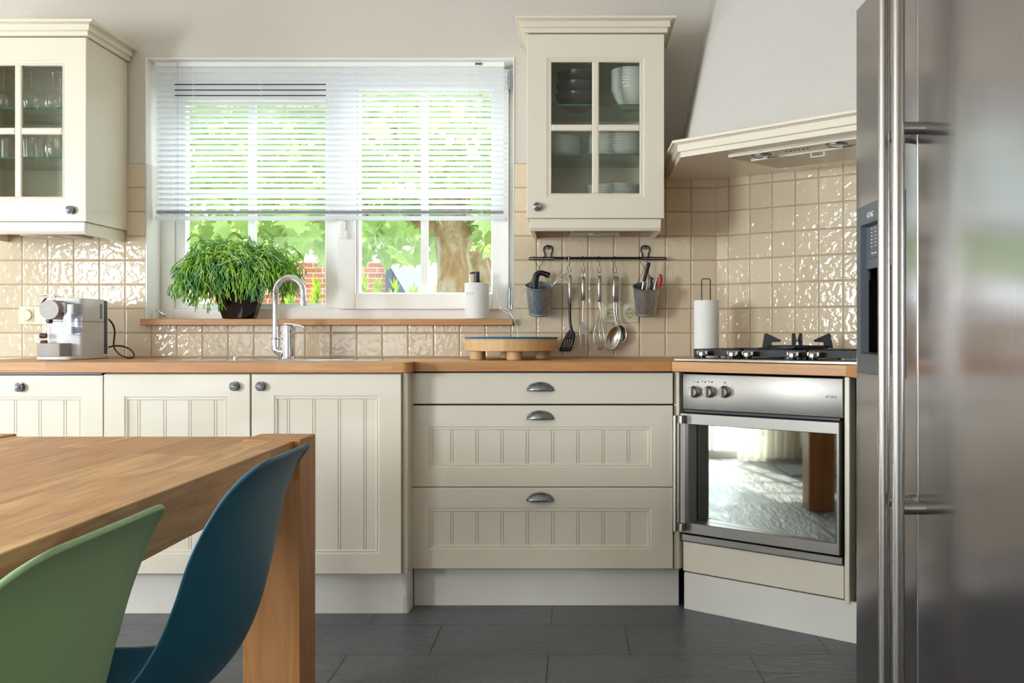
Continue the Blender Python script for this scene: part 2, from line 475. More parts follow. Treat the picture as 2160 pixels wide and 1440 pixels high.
def leaf_mat(name, c1, c2, tr, scale=3.0, rough=0.4, k=0.5):
    n = N(name)
    v = n.noise(n.coord(), scale, 3)
    c = n.mix(n.ramp(v, [(0.35, 0.0), (0.65, 1.0)]), c1, c2)
    d = n.bsdf(c, rough)
    t = n.n('ShaderNodeBsdfTranslucent'); n.l(n.mix(n.ramp(v, [(0.35, 0.0), (0.65, 1.0)]), tr, c2), t.inputs[0])
    mx = n.n('ShaderNodeMixShader'); mx.inputs[0].default_value = k
    n.l(d.outputs[0], mx.inputs[1]); n.l(t.outputs[0], mx.inputs[2]); return n.done(mx)
M['leaf'] = leaf_mat('plane_tree_leaf', '#4a7434', '#93ae62', '#b3cb78')
M['leaf_dark'] = leaf_mat('dark_green_tree_leaf', '#375c40', '#5c8350', '#74985a')  # darker green variation for the second plane tree
M['stem'] = leaf_mat('mistletoe_cactus_stem', '#418a36', '#a2d040', '#8cd04a', 14.0, 0.35, 0.15)
M['conifer'] = leaf_mat('conifer_green', '#5f8a28', '#9ab83c', '#a0bc3c', 9.0)
def fabric_mat():
    n = N('curtain_linen'); d = n.bsdf(n.mix(n.noise(n.coord(), 40, 3), '#ece6d8', '#e2dac8'), 0.9)
    t = n.n('ShaderNodeBsdfTranslucent'); t.inputs[0].default_value = (0.85,0.82,0.74,1)
    mx = n.n('ShaderNodeMixShader'); mx.inputs[0].default_value = 0.4
    n.l(d.outputs[0], mx.inputs[1]); n.l(t.outputs[0], mx.inputs[2]); return n.done(mx)
M['curtain'] = fabric_mat()
M['rug'] = simple('grey_rug', '#77787c', 0.95, 0, 0.5, 120, 1.0, 150)
def bark_mat():
    n = N('plane_bark'); a = n.noise(n.coord(scale=(1,1,0.6)), 7, 4, 0.6, 0.5)
    c = n.ramp(a, [(0.3, '#5a5044'), (0.45, '#80653f'), (0.6, '#958e80'), (0.72, '#5f5b4c')])
    return n.done(n.bsdf(c, 0.8, 0, n.bump(a, 0.5, 0.01)))
M['bark'] = bark_mat()
def brick_mat():
    n = N('house_brick'); br = n.n('ShaderNodeTexBrick')
    tc = n.n('ShaderNodeTexCoord'); sp = n.n('ShaderNodeSeparateXYZ'); cb = n.n('ShaderNodeCombineXYZ')
    n.l(tc.outputs['Object'], sp.inputs[0]); n.l(n.math('ADD', sp.outputs[0], sp.outputs[1]), cb.inputs[0]); n.l(sp.outputs[2], cb.inputs[1])
    n.l(cb.outputs[0], br.inputs['Vector'])
    br.inputs['Scale'].default_value = 1; br.inputs['Brick Width'].default_value = 0.22; br.inputs['Row Height'].default_value = 0.0625
    br.inputs['Mortar Size'].default_value = 0.007
    br.inputs['Color1'].default_value = lin('#945240'); br.inputs['Color2'].default_value = lin('#a86a52'); br.inputs['Mortar'].default_value = lin('#a39a90')
    return n.done(n.bsdf(br.outputs['Color'], 0.85))
M['brick'] = brick_mat()
def roof_mat():
    n = N('roof_tiles'); v = n.coord()
    wv = n.n('ShaderNodeTexWave', wave_type='BANDS', bands_direction='X'); wv.inputs['Scale'].default_value = 1.6; wv.inputs['Distortion'].default_value = 0.3
    n.l(v, wv.inputs[0])
    w2 = n.n('ShaderNodeTexWave', wave_type='BANDS', bands_direction='Z', wave_profile='SAW'); w2.inputs['Scale'].default_value = 1.5; n.l(v, w2.inputs[0])
    h = n.math('ADD', wv.outputs[1], w2.outputs[1])
    return n.done(n.bsdf(n.mix(wv.outputs[1], '#a9a29c', '#c9c2ba'), 0.6, 0, n.bump(h, 1.0, 0.05)))
M['roof_light'] = roof_mat()
M['roof_dark'] = simple('dark_slate_roof', '#3f4a5c', 0.5, 0, 0.3, 20)
M['lawn'] = simple('garden_gravel', '#a9a68f', 0.9, 0, 0.3, 6)
# ---------------------------------------------------------------- the room
YW = 4.34                       # inner face of the window wall
TZ = 0.9346 + 8*0.1054          # top of the tiling
OX0, OX1, OZ0, OZ1 = wx(308, YW), -0.2635, 1.072, 2.238   # window opening
XL, XR, YR, ZC = -4.0, 1.40, -1.9, 2.62

MB().box(XL-0.1, XR+0.1, YR-0.1, 4.7, -0.06, 0.0).build('floor', M['slate'], smooth=0)
fl = bpy.data.objects['floor']; fl.data.transform(Matrix.Translation(fl.location)); fl.location = (0,0,0); struct(fl)
struct(MB().box(XL-0.3, XR+0.3, YR-0.3, 4.66, ZC, ZC+0.1).build('ceiling', M['ceiling'], smooth=0))
def keep_world(o):              # keep texture coordinates in world space
    o.data.transform(Matrix.Translation(o.location)); o.location = (0,0,0); return o
mb = MB(); T = 4.66
mb.box(XL-0.3, OX0, YW, T, 0, ZC); mb.box(OX1, XR+0.3, YW, T, 0, ZC)
mb.box(OX0, OX1, YW, T, 0, OZ0); mb.box(OX0, OX1, YW, T, OZ1, ZC)
struct(keep_world(mb.build('wall_back', M['plaster'], smooth=0)))
# tiling, 6 mm proud of the plaster, with the corner as texture origin
mb = MB(); y0 = YW-0.006
mb.box(XL, OX0-0.001, y0, YW, 0.80, TZ); mb.box(OX0-0.001, OX1+0.001, y0, YW, 0.80, OZ0); mb.box(OX1+0.001, 0.63, y0, YW, 0.80, TZ)
o = mb.build('wall_back_tiling', M['tile'], smooth=0)
keep_world(o); o.data.transform(Matrix.Translation((-0.62, -YW, -0.9346))); o.location = (0.62, YW, 0.9346); struct(o)
# reveals
mb = MB(); mb.box(OX0, OX0+0.004, YW-0.006, 4.50, TZ, OZ1); mb.box(OX0, OX1, YW, 4.50, OZ1-0.004, OZ1); mb.box(OX1-0.004, OX1, YW-0.006, 4.50, TZ, OZ1)
mb.build('trim_1', M['reveal']); struct(bpy.data.objects['trim_1'])
mb = MB(); mb.box(OX0, OX0+0.006, YW-0.006, 4.50, 1.10, TZ); mb.box(OX1-0.004, OX1, YW-0.006, 4.50, 1.10, TZ)
o = mb.build('trim_2', simple('white_reveal_tiles', '#e2dfd8', 0.15, 0, 0.02), smooth=0); struct(o)
# diagonal wall
DA = math.radians(-37); cd, sdn = math.cos(DA), math.sin(DA)
DL = (XR-0.62)/cd
o = MB().box(0, DL+0.1, 0, 0.12, 0.0-0.9346, ZC-0.9346).build('wall_corner', M['plaster'], smooth=0)
keep_world(o); o.location = (0.62, YW, 0.9346); o.rotation_euler = (0,0,DA); struct(o)
o = MB().box(0.002, DL, -0.006, 0, -0.12, TZ-0.9346).build('wall_corner_tiling', M['tile_diag'], smooth=0)
keep_world(o); o.location = (0.62, YW, 0.9346); o.rotation_euler = (0,0,DA); struct(o)
struct(keep_world(MB().box(XR, XR+0.2, YR, 4.6, 0, ZC).build('wall_right', M['plaster'], smooth=0)))
# left wall with a glazed door and a window, rear wall with glazed double doors
mb = MB()
DY0, DY1, DZ = 2.55, 3.45, 2.18
mb.box(XL-0.2, XL, YR, -0.7, 0, ZC).box(XL-0.2, XL, -0.7, 0.75, 0, 0.86).box(XL-0.2, XL, -0.7, 0.75, 1.95, ZC).box(XL-0.2, XL, 0.75, DY0, 0, ZC)
mb.box(XL-0.2, XL, DY0, DY1, DZ, ZC).box(XL-0.2, XL, DY1, 4.6, 0, ZC)
struct(keep_world(mb.build('wall_left', M['plaster'], smooth=0)))
mb = MB(); RX0, RX1 = -3.8, -1.4
mb.box(XL-0.2, RX0, YR-0.2, YR, 0, ZC).box(RX1, XR+0.2, YR-0.2, YR, 0, ZC).box(RX0, RX1, YR-0.2, YR, 2.2, ZC)
struct(keep_world(mb.build('wall_rear', M['plaster'], smooth=0)))
def glazing_x(name, X, y0, y1, z0, z1, ny, nz, sash=0.07):
    r = bpy.data.objects.new(name, None); COL.objects.link(r); r['kind'] = 'structure'; ORG[r.name] = (0,0,0)
    mb = MB(); mb.box(X-0.05, X, y0, y0+sash, z0, z1).box(X-0.05, X, y1-sash, y1, z0, z1).box(X-0.05, X, y0+sash, y1-sash, z0, z0+sash).box(X-0.05, X, y0+sash, y1-sash, z1-sash, z1)
    for i in range(1, ny): yy = y0+(y1-y0)*i/ny; mb.box(X-0.04, X-0.01, yy-0.02, yy+0.02, z0+sash, z1-sash)
    for i in range(1, nz): zz = z0+(z1-z0)*i/nz; mb.box(X-0.039, X-0.011, y0+sash, y1-sash, zz-0.015, zz+0.015)
    mb.build('frame', M['white_frame'], r, bevel=0.003)
    MB().box(X-0.027, X-0.023, y0+sash, y1-sash, z0+sash, z1-sash).build('glass', M['glass'], r)
    return r
glazing_x('door_1', XL-0.05, DY0, DY1, 0.0, DZ, 2, 5)
glazing_x('window_2', XL-0.05, -0.7, 0.75, 0.86, 1.95, 3, 2)
r = bpy.data.objects.new('door_2', None); COL.objects.link(r); r['kind'] = 'structure'; ORG[r.name] = (0,0,0)
mb = MB()
for a, b in ((RX0, (RX0+RX1)/2), ((RX0+RX1)/2, RX1)):
    mb.box(a, a+0.08, YR-0.1, YR-0.05, 0, 2.2).box(b-0.08, b, YR-0.1, YR-0.05, 0, 2.2).box(a+0.08, b-0.08, YR-0.1, YR-0.05, 0, 0.12).box(a+0.08, b-0.08, YR-0.1, YR-0.05, 2.1, 2.2)
    for k in (1, 2): mb.box(a+0.08, b-0.08, YR-0.09, YR-0.06, 0.12+k*0.66-0.015, 0.12+k*0.66+0.015)
    mb.box((a+b)/2-0.015, (a+b)/2+0.015, YR-0.088, YR-0.062, 0.12, 2.1)
mb.build('frame', M['white_frame'], r, bevel=0.003)
MB().box(RX0+0.08, RX1-0.08, YR-0.077, YR-0.073, 0.12, 2.1).build('glass', M['glass'], r)

# curtain, low white sideboard and rug by the side door (they show in the oven glass)
def curt(u, v):
    y = 2.36+u*0.46
    return (XL+0.12+0.035*math.sin(u*2*PI*6)*(0.6+0.4*(1-v)), y, 0.012+v*2.28)
c = MB().grid(curt, 96, 6).build('curtain', M['curtain'], smooth=80)
tag(c, 'cream linen curtain hanging to the floor beside the glazed side door', 'curtain')
sb = thing('sideboard', 'low white panelled sideboard standing against the left wall', 'cabinet', (XL+0.25, 1.5, 0))
MB().box(XL+0.02, XL+0.44, 0.6, 2.29, 0.10, 0.84).build('body', M['cream'], sb, bevel=0.002)
MB().box(XL+0.02, XL+0.40, 0.63, 2.26, 0.0, 0.10).build('plinth', M['plinth'], sb)
for k in range(3):
    ya = 0.61+k*0.56; d = MB()
    d.rings(ya, ya+0.545, 0.115, 0.83, [(0,0.018),(0,0.001),(0.001,0),(0.07,0),(0.073,0.004),(0.083,0.004),(0.086,0.008)])
    d.v = [(XL+0.459-y, x, z) for x, y, z in d.v]
    d.build('door', M['cream'], sb)
rg = MB().rings(-3.5, -2.95, 1.25, 2.6, [(0,0.0),(0,-0.012),(0.008,-0.016)])
rg.v = [(x, z, -y+0.0) for x, y, z in rg.v]
o = rg.build('rug', M['rug'], smooth=0); tag(o, 'grey shaggy rug on the slate floor by the side door', 'rug')

# ---------------------------------------------------------------- kitchen window
wr = bpy.data.objects.new('window_1', None); COL.objects.link(wr); wr['kind'] = 'structure'; ORG[wr.name] = (0,0,0)
FY = 4.484
def frame_rect(mb, x0, x1, z0, z1, l, rr, b, t, y0, y1):
    mb.box(x0, x0+l, y0, y1, z0, z1).box(x1-rr, x1, y0, y1, z0, z1).box(x0+l, x1-rr, y0, y1, z0, z0+b).box(x0+l, x1-rr, y0, y1, z1-t, z1)
mb = MB()
sL = F/FY
gx0, gx1 = wx(373, 4.50), wx(687, FY)
mx0, mx1 = wx(687, FY), wx(722, FY)
mb.box(OX0, wx(366, FY), FY, 4.58, OZ0, OZ1)
mb.box(OX1-0.03, OX1, FY, 4.58, OZ0, OZ1)
mb.box(wx(366, FY), OX1-0.03, FY, 4.58, OZ0, wz(650, FY))
mb.box(wx(366, FY), OX1-0.03, FY, 4.58, wz(146, FY), OZ1)
mb.box(mx0, mx1, FY, 4.58, wz(650, FY), wz(146, FY))
mb.build('frame', M['white_frame'], wr, bevel=0.003)
# fixed light on the left: bead, muntins, ventilation grille
mb = MB(); xa, xb, za, zb = wx(366, FY), mx0, wz(650, FY), wz(205, FY)
frame_rect(mb, xa, xb, za, zb, 0.045, 0.008, 0.022, 0.012, 4.505, 4.56)
mb.box(wx(523, 4.52), wx(538, 4.52), 4.518, 4.55, za+0.022, zb-0.012)
mb.box(xa+0.045, xb-0.008, 4.519, 4.549, wz(412, 4.52), wz(402, 4.52))
mb.build('fixed_light', M['white_frame'], wr, bevel=0.003)
MB().box(xa+0.04, xb-0.004, 4.530, 4.534, za+0.02, zb-0.01).build('glass', M['glass'], wr)
v = MB().box(xa, xb, 4.50, 4.57, zb, wz(168, FY)).build('vent_grille', simple('vent_mesh', '#3c3c3e', 0.6, 0, 0.4, 400), wr)
MB().box(xa, xb, 4.495, 4.57, wz(168, FY), wz(146, FY)).build('vent_cover', M['white_frame'], wr, bevel=0.003)
# opening sash on the right
SY = 4.45
mb = MB(); xa, xb, za, zb = wx(712, SY), wx(1073, SY), wz(652, SY), wz(150, SY)
frame_rect(mb, xa, xb, za, zb, wx(749, SY)-xa, xb-wx(1038, SY), wz(619, SY)-za, zb-wz(188, SY), SY, 4.53)
mb.build('sash', M['white_frame'], wr, bevel=0.004)
ia, ib, ic, id_ = wx(749, SY), wx(1038, SY), wz(619, SY), wz(188, SY)
mb = MB(); frame_rect(mb, ia, ib, ic, id_, 0.012, 0.006, 0.006, 0.006, SY+0.025, 4.535)
mb.box(wx(888, 4.49), wx(902, 4.49), 4.485, 4.52, ic+0.006, id_-0.006)
mb.box(ia+0.012, ib-0.006, 4.486, 4.519, wz(412, 4.49), wz(402, 4.49))
mb.build('glazing_bars', M['white_frame'], wr, bevel=0.002)
MB().box(ia+0.004, ib-0.003, 4.503, 4.507, ic+0.002, id_-0.002).build('glass', M['glass'], wr)
hd = MB(); hx = wx(722, SY-0.03)
hd.box(hx-0.012, hx+0.012, SY-0.008, SY, 1.50, 1.57).box(hx-0.009, hx+0.009, SY-0.045, SY-0.03, wz(503, 4.41), 1.56).box(hx-0.008, hx+0.008, SY-0.035, SY-0.004, 1.535, 1.553)
hd.build('handle', M['white_frame'], wr, bevel=0.004)
for za_, zb_ in ((wz(652, SY), wz(607, SY)), (wz(190, SY), wz(152, SY))):
    mb = MB(); x = wx(1077, SY)
    mb.box(x-0.008, x+0.010, SY-0.012, SY+0.02, za_+0.012, zb_-0.006)
    mb.tube([(x-0.004, SY-0.014, za_), (x-0.004, SY-0.014, zb_)], 0.005, 8).tube([(x+0.006, SY-0.012, za_), (x+0.006, SY-0.012, za_+0.02)], 0.004, 8)
    mb.build('hinge', M['zinc'], wr)
mb = MB(); mb.tube([(wx(328, 4.40), 4.40, wz(653, 4.40)), (wx(333, 4.40), 4.40, wz(656, 4.40)), (wx(346, 4.41), 4.40, wz(664, 4.4))], 0.0045, 8)
mb.ball((wx(347, 4.40), 4.398, wz(665, 4.40)), 0.007)
mb.build('stay_hook', M['utensil'], wr)
# wooden sill
sl = thing('window_sill', 'oak-coloured wooden window sill board under the kitchen window', 'window sill', (-1.07, 4.38, 1.0728))
mb = MB().box(OX0-0.008, OX1-0.002, 4.295, YW-0.006, 1.0728, 1.1012).box(OX0+0.0065, OX1-0.0045, YW-0.006, 4.484, 1.0728, 1.1012)
mb.build('board', M['worktop'], sl, bevel=0.003)
sl['kind'] = 'structure'; sl.name = 'trim_3'
for k in ('label', 'category'): del sl[k]

# ---------------------------------------------------------------- venetian blind
bx0, bx1, BY = wx(329, 4.395), wx(1064, 4.395), 4.395
vb = thing('venetian_blind', 'white horizontal-slat venetian blind lowered over two thirds of the window', 'blind', ((bx0+bx1)/2, BY, 1.5))
MB().box(bx0, bx1, BY-0.014, BY+0.016, 2.212, 2.2335).build('head_rail', M['white_frame'], vb, bevel=0.002)
mb = MB(); zt, zb_, nsl = 2.196, wz(437, BY), 26
tilt = math.radians(34); sw = 0.0125
for i in range(nsl):
    zc = zt + (zb_-zt)*i/(nsl-1)
    droop = 0.004*math.exp(-i)
    pts = []
    for k in range(5):
        a = -1+k/2
        pts.append((a*sw, 0.0022*(1-a*a)))
    n0 = len(mb.v)
    for x in (bx0+0.004+0.003*math.sin(i*1.7), bx1-0.004-0.002*math.sin(i*2.3)):
        for u, h in pts:
            yy = BY + u*math.cos(tilt) + h*math.sin(tilt); zz = zc - u*math.sin(tilt) + h*math.cos(tilt)
            mb.v.append((x, yy, zz + droop))
    for k in range(4): mb.f.append((n0+k, n0+k+1, n0+5+k+1, n0+5+k))
mb.build('slats', M['slat'], vb, smooth=60)
mb = MB()
for k in range(7):               # slats gathered on the bottom rail
    mb.box(bx0+0.004, bx1-0.004, BY-0.0125, BY+0.0125, wz(451, BY)+k*0.0022, wz(451, BY)+k*0.0022+0.0007)
mb.build('gathered_slats', M['slat'], vb)
MB().box(bx0, bx1, BY-0.0125, BY+0.0125, wz(464.5, BY), wz(456, BY)).build('bottom_rail', M['slat'], vb, bevel=0.003)
for x in (409, 551, 696, 844, 985):
    X = wx(x, BY); mb = MB()
    mb.tube([(X, BY-0.0135, 2.215), (X, BY-0.0135, wz(460, BY))], 0.0007, 5).tube([(X, BY+0.0135, 2.215), (X, BY+0.0135, wz(460, BY))], 0.0007, 5)
    mb.tube([(X-0.02, BY-0.013, wz(456, BY)), (X-0.008, BY-0.018, wz(458, BY)), (X+0.004, BY-0.014, wz(455, BY)), (X+0.018, BY-0.017, wz(457.5, BY))], 0.001, 5)
    mb.build('ladder_cord', M['white_frame'], vb)
mb = MB(); X = wx(379, BY)
mb.tube([(X, BY-0.022, 2.214), (X, BY-0.022, wz(466, BY))], 0.0018, 8).tube([(X+0.004, BY-0.02, 2.226), (X-0.003, BY-0.024, 2.216), (X, BY-0.022, 2.205)], 0.0025, 6)
mb.build('tilt_wand', M['clear'], vb)
MB().box(wx(1003, BY), wx(1017, BY), BY-0.019, BY-0.0135, 2.219, 2.227).build('cord_lock', simple('bronze_metal', '#7d6552', 0.4, 0.8), vb)
mb = MB()
mb.tube([(wx(1008, BY), BY-0.02, 2.219), (wx(1012, 4.37), 4.372, 1.9), (wx(1017, 4.36), 4.365, 1.5), (wx(1027, 4.34), 4.35, 1.36), (wx(1042, 4.33), 4.34, 1.25), (wx(1056, 4.33), 4.33, 1.145), (wx(1081, 4.30), 4.300, 1.112), (wx(1086, 4.28), 4.282, 1.085)], 0.0011, 6)
mb.tube([(wx(1060, 4.33), 4.33, 1.148), (wx(1072, 4.31), 4.31, 1.138), (wx(1082, 4.29), 4.289, 1.108), (wx(1091, 4.27), 4.275, 1.06), (wx(1092, 4.27), 4.275, 1.025)], 0.0012, 6)
mb.lathe([(0.0,0.0),(0.003,0.0),(0.0035,0.012),(0.0015,0.02),(0,0.021)], (wx(1092, 4.27), 4.275, 1.005), 10)
mb.ball((wx(1056, 4.33), 4.33, 1.148), (0.006, 0.004, 0.004))
mb.build('pull_cord', M['white_frame'], vb)

# ---------------------------------------------------------------- outside
struct(keep_world(MB().box(-9, 9, 4.70, 30, -0.35, -0.30).build('ground', M['lawn'], smooth=0)))
def leaf_shape(size, rnd):
    base = [(0,0),(0.22,-0.12),(0.30,0.12),(0.55,0.10),(0.42,0.34),(0.60,0.52),(0.30,0.52),(0.22,0.70),(0.10,0.66),(0.0,1.0),
            (-0.10,0.66),(-0.22,0.70),(-0.30,0.52),(-0.60,0.52),(-0.42,0.34),(-0.55,0.10),(-0.30,0.12),(-0.22,-0.12)]
    return [(x*size, y*size) for x, y in base]
def add_leaf(mb, p, size, rnd, back=None):
    sh = leaf_shape(size, rnd)
    d = Vector((rnd.gauss(0,0.5), rnd.gauss(0,0.5), -0.8+rnd.gauss(0,0.45))).normalized()
    nn = Vector((rnd.gauss(0,0.7), -1+rnd.gauss(0,0.5), 0.5+rnd.gauss(0,0.6)))
    nn = (nn - d*nn.dot(d)).normalized(); s_ = d.cross(nn)
    n0 = len(mb.v)
    c = Vector(p) + d*size*0.35 + nn*size*0.06
    mb.v.append(tuple(c))
    for x, y in sh: mb.v.append(tuple(Vector(p)+s_*x+d*y - nn*abs(x)*0.25))
    m = len(sh)
    for i in range(m): mb.f.append((n0, n0+1+i, n0+1+(i+1)%m))
rnd = random.Random(3)
TY = 7.5
def plane_tree(name, label, X, Y, r, zb, spread, nleaf, fz, seed):
    rn = random.Random(seed)
    t = thing(name, label, 'tree', (X, Y, -0.3), 'roof-trained plane trees in the garden')
    mb = MB(); mb.tube([(X,Y,-0.3),(X-0.02,Y,0.4),(X+0.01,Y,1.1),(X,Y,zb-0.22),(X+0.01,Y,zb-0.06),(X,Y,zb+0.08),(X,Y,zb+0.5)], [r*1.15,r*1.05,r,r*0.96,r*1.2,r*1.1,r*0.6], 18)
    mb.build('trunk', M['bark'], t)
    for k, (dx, dy, dz) in enumerate(spread):
        mb = MB(); pts = [(X, Y, zb)]
        for q in range(1, 6):
            pts.append((X+dx*q/5, Y+dy*q/5+rn.gauss(0,0.03), zb+dz*q/5+rn.gauss(0,0.03)+0.03))
        mb.tube(pts, [r*0.55, r*0.5, r*0.42, r*0.35, r*0.25, r*0.12], 10)
        mb.build('branch', M['bark'], t)
    mb = MB()
    for i in range(nleaf):
        x, y, z = fz(rn)
        add_leaf(mb, (x, y, z), rn.uniform(0.12, 0.24), rn)
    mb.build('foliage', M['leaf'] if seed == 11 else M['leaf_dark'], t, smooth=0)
    return t
def crown1(rn):
    while True:
        x = rn.uniform(-4.3, 0.4); y = rn.uniform(6.5, 8.6); z = rn.uniform(1.62, 3.35)
        low = 1.80 if y < 7.3 else 1.72
        if -1.9 < x < -1.15 and y < 7.7: low = 1.48
        if x < -2.2: low = 1.62
        if abs(x+0.93) < 0.22 and y < 7.6 and z < 2.0: continue
        if z < low: continue
        if rn.random() < (z-2.2)*0.45 : continue
        return x, y, z
plane_tree('plane_tree', 'roof-trained plane tree with a thick mottled trunk outside the right sash', wx(955, TY), TY, 0.125, 1.84,
           [(-1.6,0.1,0.05),(1.2,0.2,0.02),(-0.7,0.9,0.4),(-0.4,-0.5,0.7),(0.5,0.4,0.8),(-2.6,0.5,0.35)], 1700, crown1, 11)
def crown2(rn):
    return rn.uniform(-5.2, 1.6), rn.uniform(9.2, 11.0), rn.uniform(2.15, 4.3)
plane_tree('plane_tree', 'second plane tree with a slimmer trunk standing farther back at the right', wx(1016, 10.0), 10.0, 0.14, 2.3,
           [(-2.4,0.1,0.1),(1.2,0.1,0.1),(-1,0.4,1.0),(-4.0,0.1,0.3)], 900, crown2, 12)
# brick outbuilding with a dark gable roof, and a tiled house roof behind
hb = thing('brick_outbuilding', 'red brick garden building with dark slate gable seen low through the window', 'building', (-3.2, 12.6, -0.3))
Yb = 12.0
MB().box(-4.4, wx(815, Yb), Yb, 14.4, -0.3, wz(552, Yb)).build('wall', M['brick'], hb, smooth=0)
mb = MB(); xa = wx(815, Yb)
mb.add([(xa,Yb-0.05,wz(552,Yb)+0.03),(xa,14.4,wz(552,Yb)+0.03),(xa+0.62,14.4,0.9),(xa+0.62,Yb-0.05,0.9),(xa,Yb-0.05,-0.3),(xa,14.4,-0.3),(xa+0.62,14.4,-0.3),(xa+0.62,Yb-0.05,-0.3)],
       [(0,1,2,3),(4,7,6,5),(0,3,7,4),(1,5,6,2),(0,4,5,1),(3,2,6,7)])
mb.build('lean_to', M['roof_dark'], hb, smooth=0)
hr = thing('tiled_house', 'house with pale wavy-tiled roof behind the brick outbuilding', 'building', (-1.0, 18.0, -0.3))
mb = MB().add([(-6.5,16.2,0.7),(3.5,16.2,0.7),(3.5,19.5,3.0),(-6.5,19.5,3.0)], [(0,1,2,3)])
mb.build('roof', M['roof_light'], hr, smooth=0, solid=0.08)
MB().box(-6.3, 3.3, 16.6, 19.5, -0.3, 0.78).build('wall', M['brick'], hr, smooth=0)
def conifer(px, Y, ztop, h, label):
    X = wx(px, Y); rn = random.Random(px)
    t = thing('dwarf_conifer', label, 'shrub', (X, Y, -0.3), 'small clipped conifers in the garden')
    mb = MB()
    for i in range(420):
        u = rn.random()**0.7; zz = ztop-h+h*(1-u) ; rr = 0.01+0.075*u; a = rn.uniform(0, 2*PI); rr *= rn.uniform(0.75,1.0)
        p = Vector((X+rr*math.cos(a), Y+rr*math.sin(a), zz))
        d = Vector((math.cos(a)*0.5, math.sin(a)*0.5, 1.0)).normalized(); s_ = d.cross(Vector((0,1,0))).normalized()
        mb.add([p-s_*0.012, p+s_*0.012, p+d*rn.uniform(0.05,0.1)], [(0,1,2)])
    mb.build('foliage', M['conifer'], t, smooth=0)
    MB().tube([(X,Y,-0.3),(X,Y,ztop-0.1)], 0.02, 6).build('stem', M['bark'], t)
conifer(765, 8.6, wz(580, 8.6), 0.9, 'small bright conifer at the left edge of the right sash, before the brick wall')
conifer(797, 9.2, wz(594, 9.2), 0.9, 'small bright conifer between the brick wall and the dark lean-to')
conifer(833, 8.6, wz(600, 8.6), 0.9, 'small conifer in front of the dark lean-to')
conifer(872, 9.2, wz(603, 9.2), 0.9, 'small conifer just left of the right sash glazing bar')
conifer(926, 8.6, wz(593, 8.6), 0.9, 'small bright conifer just left of the plane tree trunk')
conifer(667, 8.6, wz(594, 8.6), 1.0, 'bright pointed conifer beside the tap, seen through the left pane')
conifer(610, 8.6, wz(612, 8.6), 0.9, 'small conifer seen through the arch of the tap')
conifer(410, 8.6, wz(608, 8.6), 1.0, 'conifer seen left of the potted plant')
# ---------------------------------------------------------------- fronts, knobs, pulls
def beadboard(x0, x1, z0, z1, ml, mr, mbt, mt, grooves, t=0.019):
    """shaker front at y=0: bevelled slab, moulded inset frame, grooved panel"""
    mb = MB()
    a0, a1, b0, b1 = x0+ml, x1-mr, z0+mbt, z1-mt
    # outer slab to the moulding: ring of quads between outer and inner rectangle
    def rect(xa, xb, za, zb, y): return [(xa,y,za),(xb,y,za),(xb,y,zb),(xa,y,zb)]
    loops = [rect(x0,x1,z0,z1,t), rect(x0,x1,z0,z1,0.0015), rect(x0+0.0015,x1-0.0015,z0+0.0015,z1-0.0015,0)]
    for d, h in ((0,0),(0.0012,0.0025),(0.004,0.0025),(0.0052,0.0045),(0.010,0.003),(0.0112,0.0065),(0.0135,0.0065),(0.0145,0.0085)):
        loops.append(rect(a0+d,a1-d,b0+d,b1-d,h))
    n0 = 0
    for lp in loops: mb.v += lp
    for i in range(len(loops)-1):
        for k in range(4):
            mb.f.append((4*i+k, 4*i+(k+1)%4, 4*i+4+(k+1)%4, 4*i+4+k))
    mb.f.append((3,2,1,0))
    d = 0.0145; dp = 0.0085
    xs = [(a0+d, dp)]
    for g in grooves:
        for q, h in ((-0.0058,0),(-0.0045,0.0035),(-0.0032,0),(0.0032,0),(0.0045,0.0035),(0.0058,0)):
            xs.append((g+q, dp+h))
    xs.append((a1-d, dp))
    n0 = len(mb.v)
    for x, y in xs: mb.v += [(x,y,b0+d),(x,y,b1-d)]
    for i in range(len(xs)-1): mb.f.append((n0+2*i, n0+2*i+2, n0+2*i+3, n0+2*i+1))
    return mb
def off(mb, y): mb.v = [(a, b+y, c) for a, b, c in mb.v]; return mb
def knob(parent, x, y, z):
    prof = [(0.0165,0),(0.0175,0.002),(0.0165,0.004),(0.009,0.005),(0.006,0.008),(0.0065,0.012),(0.015,0.016),(0.0168,0.019),(0.0162,0.022),(0.0125,0.0235),(0.0105,0.0228),(0.0095,0.025),(0.0065,0.0262),(0.0045,0.0256),(0.0035,0.0275),(0.0,0.028)]
    return MB().lathe(prof, (x, y, z), 28, 'y').build('knob', M['pewter'], parent, smooth=35)
def cup_pull(parent, x, y, z):
    mb = MB(); a, h, d = 0.046, 0.026, 0.026
    def fn(u, v):
        p = PI*u; q = PI/2*v; s = math.sin(p)**0.8 if math.sin(p) > 0 else 0
        return (x - a*math.cos(p), y - 0.002 - d*s*math.sin(q)**0.9, z + h*s*math.cos(q)**0.8)
    mb.grid(fn, 28, 10)
    rim = [(x-(a+0.003)*math.cos(PI*k/24), y-0.002, z+(h+0.004)*math.sin(PI*k/24)) for k in range(25)]
    mb.tube(rim, 0.0032, 8)
    for k in range(5):
        p = PI*(0.08+0.84*k/4); mb.ball((x-(a+0.003)*math.cos(p), y-0.0055, z+(h+0.004)*math.sin(p)), 0.0022, 8)
    return mb.build('cup_handle', M['pewter'], parent, smooth=50, solid=0.0015)

